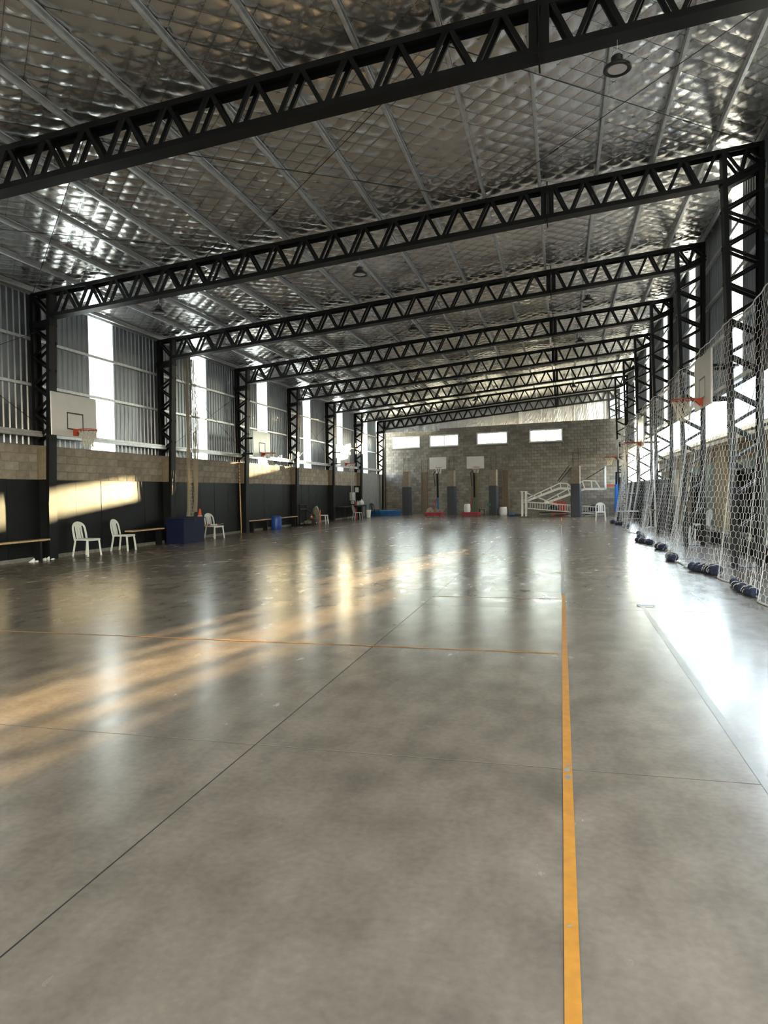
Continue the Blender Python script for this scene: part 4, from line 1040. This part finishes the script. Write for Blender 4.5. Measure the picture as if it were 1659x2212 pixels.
# ladder-like aluminium scaffold beam
t = thing('scaffold_ladder', 'long grey aluminium lattice beam lying low against the far wall', 'ladder', (-2.1, 42.6, 0))
lt, lb = ((-.05, .92), (4.75, .52)), ((-.05, .55), (4.75, .10))
for s in (-.09, .09):
    obj('upper_rail', MB().bar((lt[0][0], s, lt[0][1]), (lt[1][0], s, lt[1][1]), .04, .06), 'steel_grey', t); obj('lower_rail', MB().bar((lb[0][0], s, lb[0][1]), (lb[1][0], s, lb[1][1]), .04, .05), 'steel_grey', t)
for i in range(34):
    x = .05 + i * .142; q = (x + .05) / 4.8
    obj('rung', MB().bar((x, -.09, .92 - .40 * q), (x, -.09, .55 - .45 * q), .025, .03), 'steel_grey', t)
t = thing('trestle', 'grey steel trestle post with foot at the left end of the lattice pile', 'trestle', (-2.12, 42.45, 0))
for dx in (-.1, .12): obj('post', MB().box(dx - .06, dx + .06, -.06, .06, .03, 1.5), 'steel_grey', t)
obj('cap', MB().box(-.22, .24, -.08, .08, 1.5, 1.55), 'steel_grey', t); obj('brace', MB().bar((.1, 0, 1.46), (1.9, 0, .72), .05, .07), 'steel_grey', t)
obj('foot', MB().box(-.3, .34, -.16, .16, .0, .07).bar((.42, 0, .02), (.42, 0, .3), .05, .05), 'black_plastic', t)
for (x, y, z, w_, h_, m, lab) in ((.05, 44.75, 0, .55, .9, 'red_plastic', 'red crate behind the white lattice arms, left of the pillar'), (-.45, 44.8, 0, .3, 1.0, 'orange_plastic', 'orange tub behind the white lattice arms')):
    t = thing('crate', lab, 'crate', (x, y, z)); obj('body', MB().prism([(-w_ / 2 * .85, .0), (w_ / 2 * .85, .0), (w_ / 2, h_), (-w_ / 2, h_)], -.22, .22, 'y'), m, t); obj('rim_lip', MB().box(-w_ / 2 - .02, w_ / 2 + .02, -.24, .24, h_ - .05, h_), m, t)
for (x0, x1, y, z, m, lab) in ((-1.4, .5, 44.0, .0, 'dark_fabric', 'dark boards and sheets on the floor under the lattice beam'), (1.2, 2.6, 43.9, 0, 'dark_fabric', 'dark clutter heaped behind the white chair')):
    t = thing('clutter_heap', lab, 'clutter', (x0, y, 0))
    for q in range(6): obj('board', MB().bar((random.uniform(0, .3), random.uniform(-.3, .3), .03 + q * .05), (x1 - x0 - random.uniform(0, .3), random.uniform(-.3, .3), .05 + q * .055), .25, .03), random.choice(['dark_fabric', 'grey_plastic', 'dark_fabric', 'wood_old']), t)
    obj('bundle', smooth(MB().lathe([(.2, .3), (.32, .42), (.25, .6), (.08, .7)], 12)), 'dark_fabric', t, ((x1 - x0) / 2, .1, 0))

# far right corner: blue padded post, stacked bag, rails
t = thing('padded_post', 'tall goal post with bright blue padding at the far right', 'post', (2.70, 37.35, 0)); obj('post', MB().box(-.045, .045, -.045, .045, .0, 2.45), 'navy', t); obj('pad', smooth(MB().lathe([(.07, .42), (.09, .45), (.09, 1.80), (.07, 1.84)], 14)), 'blue_pad', t); obj('crossbar', MB().bar((0, 0, 2.43), (.32, .05, 2.43), .05, .05), 'navy', t)
t = thing('banner_roll', 'tall dark roll with pale stitched lettering standing behind the blue post', 'roll', (3.05, 38.4, 0)); obj('core', smooth(MB().lathe([(.17, 0), (.18, .02), (.18, 2.15), (.12, 2.2)], 16)), 'dark_fabric', t)
mb = MB()
for q in range(15): z = .45 + q * .115; mb.box(.02, .14, -.186 - .0, -.168, z, z + .025); mb.box(.02 if q % 2 else .10, .045 if q % 2 else .14, -.186, -.168, z, z + .10)
obj('lettering', mb, 'white_plastic', t); obj('hook', MB().tube([(0, 0, 2.18), (0, 0, 2.4), (.08, 0, 2.48), (.05, 0, 2.58)], .018, 6), 'black_steel', t)
t = thing('white_rail', 'low white metal rail bench at the far end of the net', 'rail', (3.33, 36.75, 0))
obj('top_rail', MB().box(-.62, .58, -.13, .13, .47, .53), 'white_paint', t); obj('lower_rail', MB().box(-.4, .5, -.02, .02, .10, .14), 'white_paint', t)
for dx in (-.4, .5): obj('leg', MB().box(dx - .025, dx + .025, -.025, .025, 0, .47), 'white_paint', t)
t = thing('shelf_rack', 'dark metal rack with white shelves behind the blue post', 'rack', (3.35, 39.5, 0))
for sx in (-.42, .42): obj('upright', MB().box(sx - .02, sx + .02, -.02, .02, 0, 1.75), 'black_steel', t)
for z in (.35, .85, 1.35): obj('shelf', MB().box(-.42, .42, -.15, .15, z, z + .035), 'white_paint' if z != .35 else 'navy', t)
t = thing('white_post', 'thin white painted post at the end of the annex', 'post', (3.80, 31.2, 0)); obj('shaft', MB().box(-.05, .05, -.05, .05, .015, 2.95), 'white_paint', t); obj('foot', MB().box(-.1, .1, -.1, .1, .0, .015), 'white_paint', t)
t = thing('round_table', 'small round pedestal table behind the net near the white post', 'table', (3.55, 30.6, 0)); obj('tabletop', MB().lathe([(.36, .70), (.38, .71), (.38, .735), (.3, .74)], 22), 'wood_old', t); obj('pedestal', MB().lathe([(.25, 0), (.22, .03), (.035, .06), (.035, .70)], 14), 'alu', t)

# benches and planter behind the net
bench(4.30, 13.2, 17.3, .40, 'weathered plank bench behind the right net, nearest the camera', (13.6, 16.9), 'wood_old', .3, 'plank benches behind the net')
bench(4.30, 18.0, 20.7, .40, 'weathered plank bench behind the right net beside the black chair', (18.3, 20.4), 'wood_old', .3, 'plank benches behind the net')
bench(4.30, 21.6, 25.6, .40, 'weathered plank bench behind the right net, farthest one', (22.0, 25.2), 'wood_old', .3, 'plank benches behind the net')
